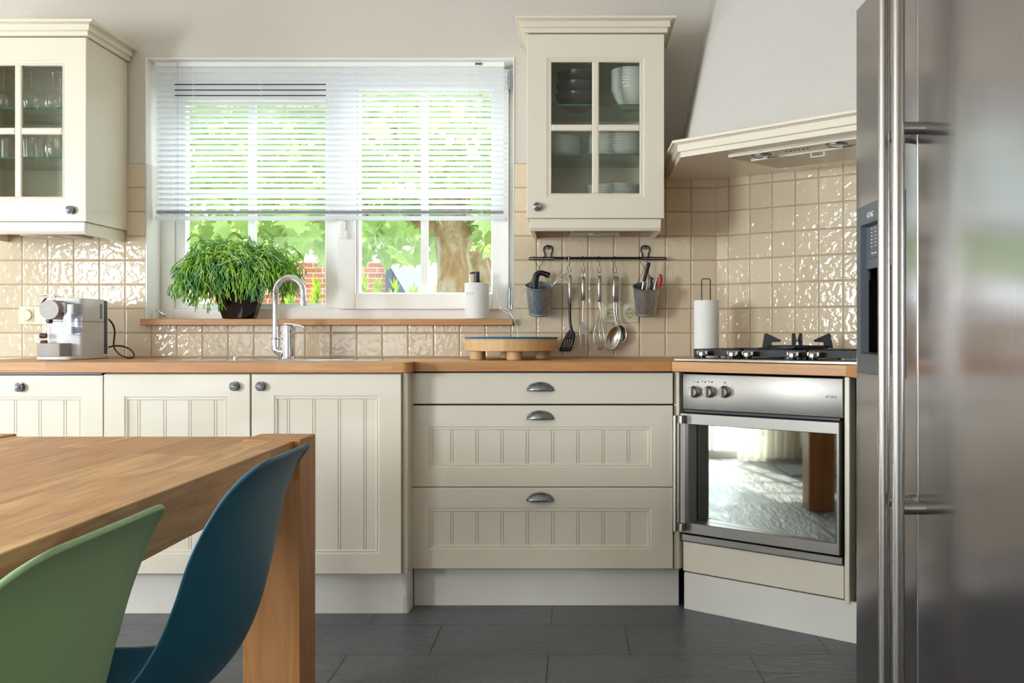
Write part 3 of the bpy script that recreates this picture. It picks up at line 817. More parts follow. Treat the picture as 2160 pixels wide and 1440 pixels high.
# ---------------------------------------------------------------- base units
FS = 3.64                                            # front plane of the sink run
def fx(px): return wx(px, FS)
ZT, ZB = wz(789, FS), wz(1210, FS)
dw = thing('dishwasher', 'built-in dishwasher behind a white beadboard front with one centred knob', 'dishwasher', (-2.02, 3.9, 0))
MB().box(-2.318, fx(217)-0.006, FS+0.024, 4.32, 0.10, 0.888).build('body', M['dark'], dw)
MB().box(-2.31, fx(217)-0.008, FS+0.006, FS+0.05, wz(790, FS), wz(787, FS)).build('control_strip', M['graphite'], dw)
f = off(beadboard(-2.312, fx(217), ZB, wz(791.5, FS), 0.078, 0.078, 0.075, 0.078, [fx(30)-0.0935*k for k in (3,2,1,0)] + [fx(82), fx(135)]), FS).build('front', M['cream'], dw, smooth=20)
knob(f, fx(44), FS, wz(816, FS))
MB().box(-2.316, -1.732, 3.695, 3.715, 0, 0.155).build('plinth', M['plinth'], dw)
sc = thing('sink_cabinet', 'white two-door beadboard sink cabinet below the tap', 'cabinet', (-1.2, 3.9, 0))
mb = MB().box(fx(219)-0.002, fx(219)+0.014, FS+0.022, 4.32, 0.155, 0.891).box(fx(846)-0.014, fx(846)+0.002, FS+0.022, 4.32, 0.155, 0.891).box(fx(219)+0.014, fx(846)-0.014, FS+0.022, 4.32, 0.155, 0.171).box(fx(219)+0.014, fx(846)-0.014, 4.31, 4.32, 0.171, 0.891).box(fx(219)+0.014, fx(846)-0.014, FS+0.022, FS+0.040, 0.872, 0.891)
mb.build('body', M['cream_in'], sc)
f = off(beadboard(fx(219), fx(527), ZB, ZT, fx(262)-fx(219), fx(527)-fx(481), 0.072, wz(789,FS)-wz(836,FS), [fx(291), fx(346), fx(399), fx(453)]), FS).build('door', M['cream'], sc, smooth=20)
knob(f, fx(496), FS, wz(814, FS))
f = off(beadboard(fx(530.5), fx(846), ZB, ZT, fx(578)-fx(530.5), fx(846)-fx(800), wz(1168,FS)-wz(1210,FS), wz(789,FS)-wz(834,FS), [fx(607), fx(661), fx(715), fx(769)]), FS).build('door', M['cream'], sc, smooth=20)
knob(f, fx(551), FS, wz(814, FS))
MB().box(fx(846)+0.0025, -0.614, FS+0.02, 3.748, 0.155, 0.893).build('end_panel', M['cream'], sc, bevel=0.002)
mb = MB(); R = 0.02; pts = [(-1.7305, 3.695), (-0.615-R, 3.695)] + [(-0.615-R+R*math.sin(a*PI/12), 3.695+R-R*math.cos(a*PI/12)) for a in range(1,7)] + [(-0.615, 3.795), (-1.7305, 3.795)]
mb.prism(pts, 0.0, 0.155)
mb.box(-0.6395, -0.637, 3.6938, 3.70, 0, 0.155)
mb.tube([(-0.626, 3.696, wz(1248, 3.69)), (-0.626, 3.685, wz(1248, 3.69))], 0.0045, 10)
mb.build('plinth', M['plinth'], sc, smooth=30)

FD = 3.75                                            # front plane of the drawer unit
dx = lambda px: wx(px, FD)
du = thing('drawer_cabinet', 'wide cream cabinet with three cup-handled drawers between sink and oven', 'cabinet', (-0.12, 4.0, 0))
MB().box(-0.6085, 0.366, FD+0.022, 4.32, 0.15, 0.893).build('body', M['dark'], du)
mb = MB().box(-0.6125, -0.609, FD+0.001, FD+0.021, 0.152, 0.893); mb.build('side_edge', M['cream'], du)
f = MB().rings(dx(861.5), dx(1419.5), wz(851.5, FD), wz(786, FD), [(0,0.019),(0,0.002),(0.0015,0.0)], FD).build('drawer', M['cream'], du, smooth=20)
cup_pull(f, dx(1139), FD, wz(824, FD))
G = [dx(q) for q in (952.5,1005.8,1059,1112,1165.6,1219,1272.5,1325.8)]
for (t_, b_, hy, p0, p1) in ((855, 1026.5, 884, 899, 986), (1028, 1199, 1056, 1071, 1158)):
    f = off(beadboard(dx(861.5), dx(1419.5), wz(b_, FD), wz(t_, FD), dx(905)-dx(861.5), dx(1419.5)-dx(1374), wz(p1,FD)-wz(b_,FD), wz(t_,FD)-wz(p0,FD), G), FD).build('drawer', M['cream'], du, smooth=20)
    cup_pull(f, dx(1139), FD, wz(hy, FD))
MB().box(wx(873, 3.80), 0.398, 3.80, 3.82, 0.0, wz(1197, 3.80)+0.0).build('plinth', M['plinth'], du, bevel=0.001)

# ---------------------------------------------------------------- oven corner, local frame turned 39 degrees
OA = math.radians(-39); OC, OS = math.cos(OA), -math.sin(OA); OO = (0.400, 3.765)
def dl(px, ly=0.0):
    r = (px-CX)/F; return (r*(OO[1]+OC*ly)-OO[0]-OS*ly)/(OC+r*OS)
def dY(lx, ly=0.0): return OO[1]-OS*lx+OC*ly
def dz(px, py, ly=0.0): return wz(py, dY(dl(px, ly), ly))
def world(lx, ly): return (OO[0]+OC*lx+OS*ly, OO[1]-OS*lx+OC*ly)
oc = thing('oven_cabinet', 'cream diagonal corner unit that houses the built-in oven', 'cabinet', (OO[0], OO[1], 0), rz=OA)
MB().box(dl(1424)-0.0, dl(1436)-0.0, -0.012, 0.03, 0.15, 0.893).build('filler_post', M['cream'], oc, bevel=0.003)
MB().box(dl(1782), dl(1793), -0.004, 0.05, 0.13, 0.893).build('filler_post', M['cream'], oc, bevel=0.003)
MB().rings(dl(1441), dl(1780), dz(1441,1203), dz(1441,1141), [(0,0.019),(0,0.0015),(0.0015,0)], 0.0).build('drawer', M['cream'], oc, smooth=20)
MB().box(0.04, 0.62, 0.035, 0.45, 0.13, 0.14).build('base', M['cream_in'], oc)
mb = MB().box(dl(1443,0.004), dl(1797,0.004)+0.02, 0.004, 0.022, 0.0, 0.138); mb.build('plinth', M['plinth'], oc, bevel=0.001)

ov = thing('built_in_oven', 'stainless steel built-in oven with mirrored glass door and three dials', 'oven', (OO[0], OO[1], 0.25), rz=OA)
def zz_(v): return v-0.25
ox0, ox1 = dl(1441), dl(1779)
zt, zp = 0.887, 0.753
mb = MB().box(ox0+0.006, ox1-0.006, 0.058, 0.50, zz_(0.262), zz_(0.885)); mb.build('body', M['dark'], ov)
MB().rings(ox0, ox1, zz_(zp), zz_(zt), [(0,0.02),(0,0.003),(0.001,0.001),(0.003,0)], -0.004).build('control_panel', M['steel'], ov, bevel=0.0)
for px in (1466.5, 1498, 1530.5):
    lx = dl(px); z = zz_(dz(px, 826)); mb = MB()
    mb.lathe([(0.022,0),(0.022,0.006),(0.019,0.008),(0.0185,0.02),(0.017,0.022),(0,0.022)], (lx, -0.004, z), 32, 'y')
    k_ = mb.build('dial', M['hob_steel'], ov)
    MB().rings(lx-0.0045, lx+0.0045, z-0.0185, z+0.0185, [(0,0.0),(0,-0.008),(0.001,-0.009)], -0.026).build('grip', M['hob_steel'], k_)
    mb = MB()
    for a in range(9):
        an = math.radians(-60+a*37.5) + PI/2
        mb.rings(lx+0.0265*math.cos(an)-0.0008, lx+0.0265*math.cos(an)+0.0008, z+0.0265*math.sin(an)-0.0012, z+0.0265*math.sin(an)+0.0012, [(0,0.0),(0,-0.0005)], -0.004)
    mb.build('scale_mark', M['letter_black'], ov)
for px in (1473, 1488.5, 1503):
    MB().lathe([(0.0035,0),(0.003,0.0015),(0,0.002)], (dl(px), -0.004, zz_(dz(px, 805.5))), 12, 'y').build('indicator_light', M['indicator'], ov)
text('symbol', '=', 0.014, M['letter_black'], ov, face_front(dl(1466), -0.0045, zz_(dz(1466, 805))))
text('symbol', '\u00b7\u00b0', 0.014, M['letter_black'], ov, face_front(dl(1482), -0.0045, zz_(dz(1482, 806))))
text('symbol', '\u00b0C', 0.010, M['letter_black'], ov, face_front(dl(1496.5), -0.0045, zz_(dz(1496, 805))))
mb = MB(); ck = (dl(1530.5), zz_(dz(1530, 807)))
mb.tube([(ck[0]+0.004*math.cos(k*PI/6), -0.0045, ck[1]+0.004*math.sin(k*PI/6)) for k in range(13)], 0.0006, 5).tube([(ck[0], -0.0045, ck[1]), (ck[0], -0.0045, ck[1]+0.003)], 0.0005, 5)
mb.build('symbol', M['letter_black'], ov)
text('brand_lettering', 'ATAG', 0.0125, M['letter_black'], ov, face_front(dl(1754.5), -0.0045, zz_(dz(1755, 837))) @ Matrix.Diagonal((1.25,1,1,1)))
# door: steel frame around the mirrored glass
d0, d1, dz0, dz1 = dl(1441), dl(1776), 0.292, 0.740
g0, g1, gz0, gz1 = dl(1459), dl(1770), 0.332, 0.699
mb = MB()
def rr(xa, xb, za, zb, y): return [(xa,y,zz_(za)),(xb,y,zz_(za)),(xb,y,zz_(zb)),(xa,y,zz_(zb))]
lo = [rr(d0,d1,dz0,dz1,0.055), rr(d0,d1,dz0,dz1,-0.020), rr(d0+0.002,d1-0.002,dz0+0.002,dz1-0.002,-0.022),
      rr(g0-0.002,g1+0.002,gz0-0.002,gz1+0.002,-0.022), rr(g0,g1,gz0,gz1,-0.020), rr(g0,g1,gz0,gz1,0.055)]
for l_ in lo: mb.v += l_
for i in range(6):
    j = (i+1)%6
    for k in range(4): mb.f.append((4*i+k, 4*i+(k+1)%4, 4*j+(k+1)%4, 4*j+k))
od = mb.build('oven_door', M['steel'], ov)
gm = MB().box(g0-g1+0.0005, -0.0005, -0.004, 0.004, zz_(gz0+0.0005), zz_(gz1-0.0005))
gm.xf(Matrix.Translation((g1-0.0005, -0.014, 0)) @ Matrix.Rotation(math.radians(-5.5), 4, 'Z')).build('door_glass', M['oven_glass'], od)
mb = MB(); hx0 = d0-0.004
mb.box(hx0, hx0+0.010, -0.062, -0.050, zz_(0.300), zz_(0.733))
mb.box(hx0+0.0005, hx0+0.0305, -0.050, -0.0225, zz_(0.703), zz_(0.732)).box(hx0+0.0005, hx0+0.0305, -0.050, -0.0225, zz_(0.301), zz_(0.330))
mb.build('door_handle', M['hood_steel'], od, bevel=0.001)
MB().box(ox0+0.01, ox1-0.01, -0.006, 0.008, zz_(0.744), zz_(0.752)).build('vent_slot', M['black'], ov)
MB().rings(ox0, ox1, zz_(0.259), zz_(0.285), [(0,0.02),(0,0.002),(0.002,0)], -0.010).build('bottom_trim', M['steel'], ov)

# right-hand run between the oven and the fridge
sx = 0.930
sc2 = thing('side_drawer_cabinet', 'narrow cream drawer cabinet squeezed between the oven and the fridge', 'cabinet', (1.15, 2.9, 0))
MB().box(sx+0.02, 1.38, 2.46, 3.30, 0.15, 0.893).build('body', M['cream_in'], sc2)
for a, b in ((0.155, 0.46), (0.463, 0.762), (0.765, 0.891)):
    f = MB().rings(2.47, 3.27, a, b, [(0,0.019),(0,0.002),(0.0015,0.0)])
    f.v = [(sx+y, x, z) for x, y, z in f.v]
    f.build('drawer', M['cream'], sc2, smooth=20)
MB().box(sx+0.05, sx+0.07, 2.46, 3.30, 0, 0.15).build('plinth', M['plinth'], sc2)

# ---------------------------------------------------------------- worktops
WZ0, WZ1 = 0.8955, 0.933
wa = thing('worktop', 'beech worktop over the sink run with a rounded front corner', 'worktop', (-1.6, 3.95, WZ0))
SXa, SXb, SYa, SYb = -1.56, -0.76, 3.76, 4.17     # sink cut-out
mb = MB(); yf, yb = 3.62, YW-0.0065
R = 0.022
mb.prism([(-2.33,yf),(-0.603-R,yf)]+[(-0.603-R+R*math.sin(a*PI/12), yf+R-R*math.cos(a*PI/12)) for a in range(1,7)]+[(-0.603,SYa),(-2.33,SYa)], WZ0, WZ1)
mb.box(-2.33, SXa, SYa, SYb, WZ0, WZ1).box(SXb, -0.603, SYa, SYb, WZ0, WZ1).box(-2.33, -0.603, SYb, yb, WZ0, WZ1)
o = mb.build('board', M['worktop'], wa, smooth=0, weld=True)
wb = thing('worktop', 'beech worktop above the three wide drawers', 'worktop', (-0.12, 4.0, WZ0))
MB().box(-0.6028, 0.3635, 3.73, yb, WZ0, WZ1).build('board', M['worktop'], wb, bevel=0.002)
wc = thing('worktop', 'beech corner worktop under the gas hob', 'worktop', (OO[0], OO[1], WZ0), rz=OA)
MB().prism([((x-OO[0])*OC-(y-OO[1])*OS, (x-OO[0])*OS+(y-OO[1])*OC) for x, y in [(0.364,3.73),(0.902,3.305),(0.902,2.46),(1.395,2.46),(1.395,3.745),(0.617,4.3335),(0.364,4.3335)]], 0, WZ1-WZ0).build('board', M['worktop'], wc, bevel=0.002)

# ---------------------------------------------------------------- wall cabinets
CF = 3.965                                          # door plane
def wall_cabinet(label, X0, X1, dzs, knob_left, light_x):
    c = thing('wall_cabinet', label, 'cabinet', ((X0+X1)/2, 4.15, 1.45+dzs))
    z0, z1 = 1.497+dzs, 2.230+dzs
    yb = YW-0.007
    mb = MB(); t = 0.016; ya = CF+0.021
    mb.box(X0+0.001, X0+t, ya, yb, z0, z1).box(X1-t, X1-0.001, ya, yb, z0, z1).box(X0+t, X1-t, ya, yb, z0, z0+t).box(X0+t, X1-t, ya, yb, z1-t, z1).box(X0+t, X1-t, yb-0.008, yb, z0+t, z1-t)
    mb.build('body', M['cream'], c, bevel=0.0008)
    # crown moulding in steps
    mb = MB()
    for o_, a, b in ((0.012, z1+0.003, z1+0.022), (0.022, z1+0.022, z1+0.047), (0.030, z1+0.047, z1+0.050), (0.044, z1+0.050, z1+0.061)):
        mb.box(X0-o_, X1+o_, CF-o_, yb, a, b)
    mb.build('crown_moulding', M['cream'], c, bevel=0.0025)
    # light rail
    mb = MB(); za = 1.448+dzs
    poly = [(0.012, z0-0.001), (0.012, za+0.012), (0.020, za), (0.030, za), (0.030, z0-0.001)]
    xa, xb = X0+0.012, X1-0.012
    n0 = len(mb.v)
    for x in (xa, xb): mb.v += [(x, CF+d, z) for d, z in poly]
    for k in range(5): mb.f.append((k, (k+1)%5, 5+(k+1)%5, 5+k))
    mb.f += [(4,3,2,1,0), (5,6,7,8,9)]
    mb.box(xa, xa+0.016, CF+0.030, yb, za, z0-0.001).box(xb-0.016, xb, CF+0.030, yb, za, z0-0.001)
    mb.build('light_rail', M['cream'], c, bevel=0.0015)
    # glazed door
    d = MB(); dx0, dx1 = X0, X1; w_ = X1-X0
    m_ = 0.081; oxa, oxb, oza, ozb = X0+m_, X1-m_, z0+0.083, z1-0.094
    def rect(e, y): return [(oxa+e,y,oza+e),(oxb-e,y,oza+e),(oxb-e,y,ozb-e),(oxa+e,y,ozb-e)]
    L_ = [[(dx0,CF+0.02,z0),(dx1,CF+0.02,z0),(dx1,CF+0.02,z1),(dx0,CF+0.02,z1)], [(dx0,CF+0.002,z0),(dx1,CF+0.002,z0),(dx1,CF+0.002,z1),(dx0,CF+0.002,z1)],
          [(dx0+0.002,CF,z0+0.002),(dx1-0.002,CF,z0+0.002),(dx1-0.002,CF,z1-0.002),(dx0+0.002,CF,z1-0.002)],
          rect(-0.002, CF), rect(0.0005, CF+0.0025), rect(0.006, CF+0.0025), rect(0.0075, CF+0.005), rect(0.013, CF+0.003), rect(0.0165, CF+0.006), rect(0.0165, CF+0.02)]
    for l_ in L_: d.v += l_
    m = len(L_)
    for i in range(m):
        j = (i+1)%m
        for k in range(4): d.f.append((4*i+k, 4*i+(k+1)%4, 4*j+(k+1)%4, 4*j+k))
    xm, zm = (oxa+oxb)/2, (oza+ozb)/2
    for a, b, c_, e_ in ((xm-0.0135, xm+0.0135, oza+0.0165, ozb-0.0165), (oxa+0.0165, xm-0.0125, zm-0.0125, zm+0.0125), (xm+0.0125, oxb-0.0165, zm-0.0125, zm+0.0125)):
        d.rings(a, b, c_, e_, [(0,0.014),(0,0.003),(0.0045,0.0),(0.006,0.0)], CF+0.002)
    dr = d.build('glazed_door', M['cream'], c, smooth=20)
    for (a, b) in ((oxa+0.0165, xm-0.0135), (xm+0.0135, oxb-0.0165)):
        for (c_, e_) in ((oza+0.0165, zm-0.0125), (zm+0.0125, ozb-0.0165)):
            MB().box(a-0.002, b+0.002, CF+0.0105, CF+0.0135, c_-0.002, e_+0.002).build('glass_pane', M['cab_glass'], dr)
    kx = (X0+0.0415) if knob_left else (X1-0.058)
    knob(dr, kx, CF, z0+0.044)
    for zs in (1.963+dzs, 1.763+dzs):
        g = MB().box(X0+t+0.001, X1-t-0.001, CF+0.055, yb-0.009, zs-0.006, zs).build('glass_shelf', M['shelf_glass'], c)
        MB().box(X0+t+0.001, X1-t-0.001, CF+0.0535, CF+0.0548, zs-0.006, zs).build('shelf_edge', M['green_edge'], g)
    # lamp under the cabinet
    mb = MB(); la, lb = light_x
    lp = mb.prism([(la, 4.27), (lb, 4.27), (lb-0.015, 4.10), (la+0.015, 4.10)], z0-0.043, z0-0.0005).build('under_cabinet_lamp', M['hood_steel'], c, bevel=0.002)
    mb = MB().lathe([(0.031,0.0),(0.031,-0.002),(0.026,-0.0035),(0,-0.003)], ((la+lb)/2, 4.18, z0-0.0432), 24)
    mb.build('lamp_lens', M['lamp_glass'], lp)
    return c
wall_cabinet('cream wall cabinet with four-pane glass door full of bowls and plates, right of the window', -0.190, 0.357, 0.0, True, (-0.028, 0.197))
wall_cabinet('cream wall cabinet with four-pane glass door full of drinking glasses, left of the window', -2.490, -1.945, -0.013, False, (-2.30, -2.065))

# ---------------------------------------------------------------- hood and chimney breast
hx_, hy_ = 0.404, 3.797
a44 = math.radians(44.0); hc, hs = math.cos(a44), math.sin(a44)
def hood_poly(o):
    # left return at x = hx_-o, diagonal front pushed out by o
    X0 = hx_-o
    # diagonal line through (hx_,hy_) shifted by -o along its inward normal (hs,hc)
    px_, py_ = hx_-hs*o, hy_-hc*o
    t0 = (X0-px_)/hc; A = (X0, py_-hs*t0)
    t1 = (XR-0.002-px_)/hc; B = (XR-0.002, py_-hs*t1)
    return [(X0, YW-0.007), A, B, (XR-0.002, 3.742), (0.617, YW-0.007)]
rh = thing('range_hood', 'cream moulded corner hood over the gas hob', 'cooker hood', (0.9, 3.8, 1.709))
MB().prism(hood_poly(0.0), 1.709, 1.729).build('canopy', M['cream'], rh, bevel=0.001)
mb = MB(); mb.prism(hood_poly(0.012), 1.7292, 1.757).prism(hood_poly(0.020), 1.757, 1.760).prism(hood_poly(0.033), 1.760, 1.771)
mb.build('cornice', M['cream'], rh, bevel=0.0015)
# stainless insert under the canopy: local axes u along the front, v inwards
def hp(u, v): return (hx_+hc*u+hs*v, hy_-hs*u+hc*v)
def hrect(u0, u1, v0, v1): return [hp(u0,v0), hp(u1,v0), hp(u1,v1), hp(u0,v1)]
U0, U1, V0, V1 = 0.150, 0.74, 0.10, 0.44
MB().prism(hrect(U0, U1, V0, V1), 1.703, 1.7088).build('insert_panel', M['hood_steel'], rh)
MB().prism(hrect(U0+0.035, U1-0.035, V0+0.10, V1-0.01), 1.697, 1.7028).build('grease_filter', M['hood_steel'], rh)
mb = MB(); p, q = hp(U0+0.03, V1), hp(U1-0.03, V1); mb.tube([(p[0],p[1],1.701),(q[0],q[1],1.701)], 0.005, 8).build('front_bar', M['chrome'], rh)
for u in (0.266, 0.577):
    c = hp(u, V0+0.05)
    l_ = MB().lathe([(0.037,0),(0.037,-0.004),(0.030,-0.006),(0.030,-0.0035)], (c[0],c[1],1.7028), 28).build('lamp_ring', M['pewter'], rh)
    MB().lathe([(0.0295,0),(0.027,-0.004),(0,-0.006)], (c[0],c[1],1.7026), 24).build('lamp_lens', M['lamp_glass'], l_)
for k in range(6):
    c = hp(0.375+k*0.0176, V0+0.045); MB().lathe([(0.0035,0),(0.003,-0.003),(0,-0.003)], (c[0],c[1],1.7028), 10).build('button', M['black'], rh)
mb = MB(); p, q = hp(0.437, V0+0.115), hp(0.490, V0+0.115)
mb.tube([(p[0],p[1],1.697),(p[0],p[1],1.684),(q[0],q[1],1.684),(q[0],q[1],1.697)], 0.0035, 8).build('filter_catch', M['white_frame'], rh)
mb = MB()
A0, A1 = (0.455, 3.985), (XR, 3.985-(XR-0.455)*math.tan(a44))
B0, B1 = (0.615, 4.045), (XR, 4.045-(XR-0.615)*math.tan(math.radians(41)))
wl0, wl1 = wx(1441, YW)-0.002+0.0, wx(1498, YW)
zb0 = 1.771
slope = (0.591-0.473)/(2.491-1.889)
wA, wB = 0.473-(1.889-zb0)*slope, 0.591+(ZC-2.491)*slope
lo = [(wA,YW,zb0),(wA-0.004,A0[1],zb0),(XR,A1[1],zb0),(XR,YW,zb0)]
hi = [(wB,YW,ZC),(wB+0.004,B0[1],ZC),(XR,B1[1],ZC),(XR,YW,ZC)]
mb.add(lo+hi, [(3,2,1,0),(4,5,6,7),(0,1,5,4),(1,2,6,5),(2,3,7,6),(3,0,4,7)])
struct(keep_world(mb.build('wall_chimney_breast', M['plaster_white'], smooth=0, bevel=0.012, seg=3)))

# ---------------------------------------------------------------- fridge
FX = 0.678
fr = thing('fridge_freezer', 'tall stainless side-by-side fridge freezer with long bar handles', 'fridge', (1.03, 1.92, 0))
MB().box(FX+0.062, 1.385, 1.40, 2.40, 0.03, 1.80).build('body', simple('fridge_side_grey', '#8a8886', 0.4, 0.6, 0.05), fr, bevel=0.004)
MB().box(FX+0.10, 1.30, 1.42, 2.38, 0.0, 0.031).build('base', M['black'], fr)
def door_x(y0, y1, z0, z1, hole=None):
    mb = MB(); e = 0.004
    def rc(ya, yb, za, zb, x): return [(x,ya,za),(x,yb,za),(x,yb,zb),(x,ya,zb)]
    L_ = [rc(y0,y1,z0,z1,FX+0.06)]
    for k in range(5):
        a = k*PI/8; L_.append(rc(y0+e*(1-math.cos(a)), y1-e*(1-math.cos(a)), z0+e*(1-math.cos(a)), z1-e*(1-math.cos(a)), FX+e*(1-math.sin(a))))
    if hole: L_.append(rc(*hole, FX)); L_.append(rc(*hole, FX+0.055))
    for l_ in L_: mb.v += l_
    m = len(L_)
    for i in range(m-1):
        for k in range(4): mb.f.append((4*i+k, 4*i+(k+1)%4, 4*i+4+(k+1)%4, 4*i+4+k))
    mb.f += [(3,2,1,0), tuple(4*(m-1)+k for k in range(4))]
    return mb
seam = 1.968
DY_0, DY_1, DZ_0, DZ_1 = 2.046, 2.366, 0.946, 1.336
fd1 = door_x(seam+0.0025, 2.398, 0.045, 1.817, (DY_0+0.012, DY_1-0.012, DZ_0+0.012, DZ_1-0.012)).build('freezer_door', M['steel_v'], fr, smooth=35)
fd2 = door_x(1.402, seam-0.0025, 0.045, 1.817).build('fridge_door', M['steel_v'], fr, smooth=35)
for par, Yh in ((fd1, 2.020), (fd2, 1.932)):
    mb = MB(); hX = 0.628
    pts = []
    for k in range(20):
        a = 2*PI*k/20; pts.append((hX+0.0125*math.cos(a), Yh+0.0115*math.sin(a)))
    mb.prism(pts, 0.28, 1.76)
    for z in (1.437, 0.700):
        mb.tube([(hX+0.008, Yh, z), (FX+0.001, Yh, z)], 0.0125, 16)
    mb.build('bar_handle', M['handle_steel'], par, smooth=40)
# dispenser
mb = MB()
def rc(ya, yb, za, zb, x): return [(x,ya,za),(x,yb,za),(x,yb,zb),(x,ya,zb)]
ra = (DY_0+0.028, DY_1-0.028, DZ_0+0.045, 1.188); rb = (DY_0+0.028, DY_1-0.028, 1.20, DZ_1-0.045)
L_ = [rc(DY_0,DY_1,DZ_0,DZ_1,FX-0.0005), rc(DY_0,DY_1,DZ_0,DZ_1,FX-0.004), rc(DY_0+0.002,DY_1-0.002,DZ_0+0.002,DZ_1-0.002,FX-0.006),
      rc(ra[0],ra[1],ra[2],rb[3],FX-0.006), rc(ra[0]+0.004,ra[1]-0.004,ra[2]+0.004,rb[3]-0.004,FX+0.012)]
for l_ in L_: mb.v += l_
for i in range(4):
    for k in range(4): mb.f.append((4*i+k, 4*i+(k+1)%4, 4*i+4+(k+1)%4, 4*i+4+k))
dp = mb.build('dispenser_frame', M['graphite'], fd1, smooth=20)
MB().box(FX+0.006, FX+0.016, ra[0]+0.003, ra[1]-0.003, 1.188, rb[3]-0.003).build('control_display', M['graphite'], fd1, bevel=0.002)
mb = MB(); a = (ra[0]+0.003, ra[1]-0.003, ra[2]+0.003, 1.187)
L_ = [rc(*a, FX+0.008), rc(*a, FX+0.052)]
mb.v += L_[0]+L_[1]
for k in range(4): mb.f.append((k, (k+1)%4, 4+(k+1)%4, 4+k))
mb.f.append((4,5,6,7))
mb.build('dispenser_recess', simple('black_gloss', '#050506', 0.12), fd1, smooth=0)
MB().tube([(FX+0.03, 2.30, 1.187), (FX+0.03, 2.30, 1.165)], 0.008, 12).build('water_spout', M['graphite'], fd1)
RX_ = Matrix(((0,0,-1,0),(-1,0,0,0),(0,1,0,0),(0,0,0,1)))     # letters read from -x
text('brand_lettering', 'ATAG', 0.018, M['letter_white'], fd1, Matrix.Translation((FX-0.0065, 2.262, 1.308)) @ RX_)
mb = MB()
for k in range(6):
    for y_ in (2.290, 2.262): mb.box(FX+0.0052, FX+0.0058, y_-0.004, y_+0.004, 1.238+k*0.008, 1.2395+k*0.008)
mb.box(FX+0.0052, FX+0.0058, 2.255, 2.270, 1.222, 1.224).box(FX+0.0052, FX+0.0058, 2.277, 2.292, 1.222, 1.224)
mb.build('display_symbols', M['letter_white'], fd1)
mb = MB(); L_ = [rc(2.236,2.312,1.212,1.286,FX+0.0056), rc(2.2375,2.3105,1.2135,1.2845,FX+0.0056)]
mb.v += L_[0]+L_[1]
for k in range(4): mb.f.append((k, (k+1)%4, 4+(k+1)%4, 4+k))
mb.build('display_outline', M['letter_black'], fd1)

# ---------------------------------------------------------------- table and chairs
tX0, tX1, tY0, tY1, tZ = -1.735, -0.734, 0.60, 2.82, 0.755
tb = thing('dining_table', 'thick solid oak dining table with square legs flush in its corners', 'table', ((tX0+tX1)/2, 1.8, 0))
lw = 0.155
mb = MB(); e = 0.018
mb.box(tX0+e, tX1-e, tY0+lw+0.0015, tY1-lw-0.0015, 0.642, tZ-0.004).box(tX0+lw+0.0015, tX1-lw-0.0015, tY1-lw-0.0015, tY1-0.04, 0.642, tZ-0.004).box(tX0+lw+0.0015, tX1-lw-0.0015, tY0+0.02, tY0+lw+0.0015, 0.642, tZ-0.004)
mb.build('table_top', M['oak'], tb, bevel=0.002)
for x in (tX0, tX1-lw):
    for y in (tY0, tY1-lw):
        MB().box(x, x+lw, y, y+lw, 0, tZ).build('leg', M['oak_leg'], tb, bevel=0.003)

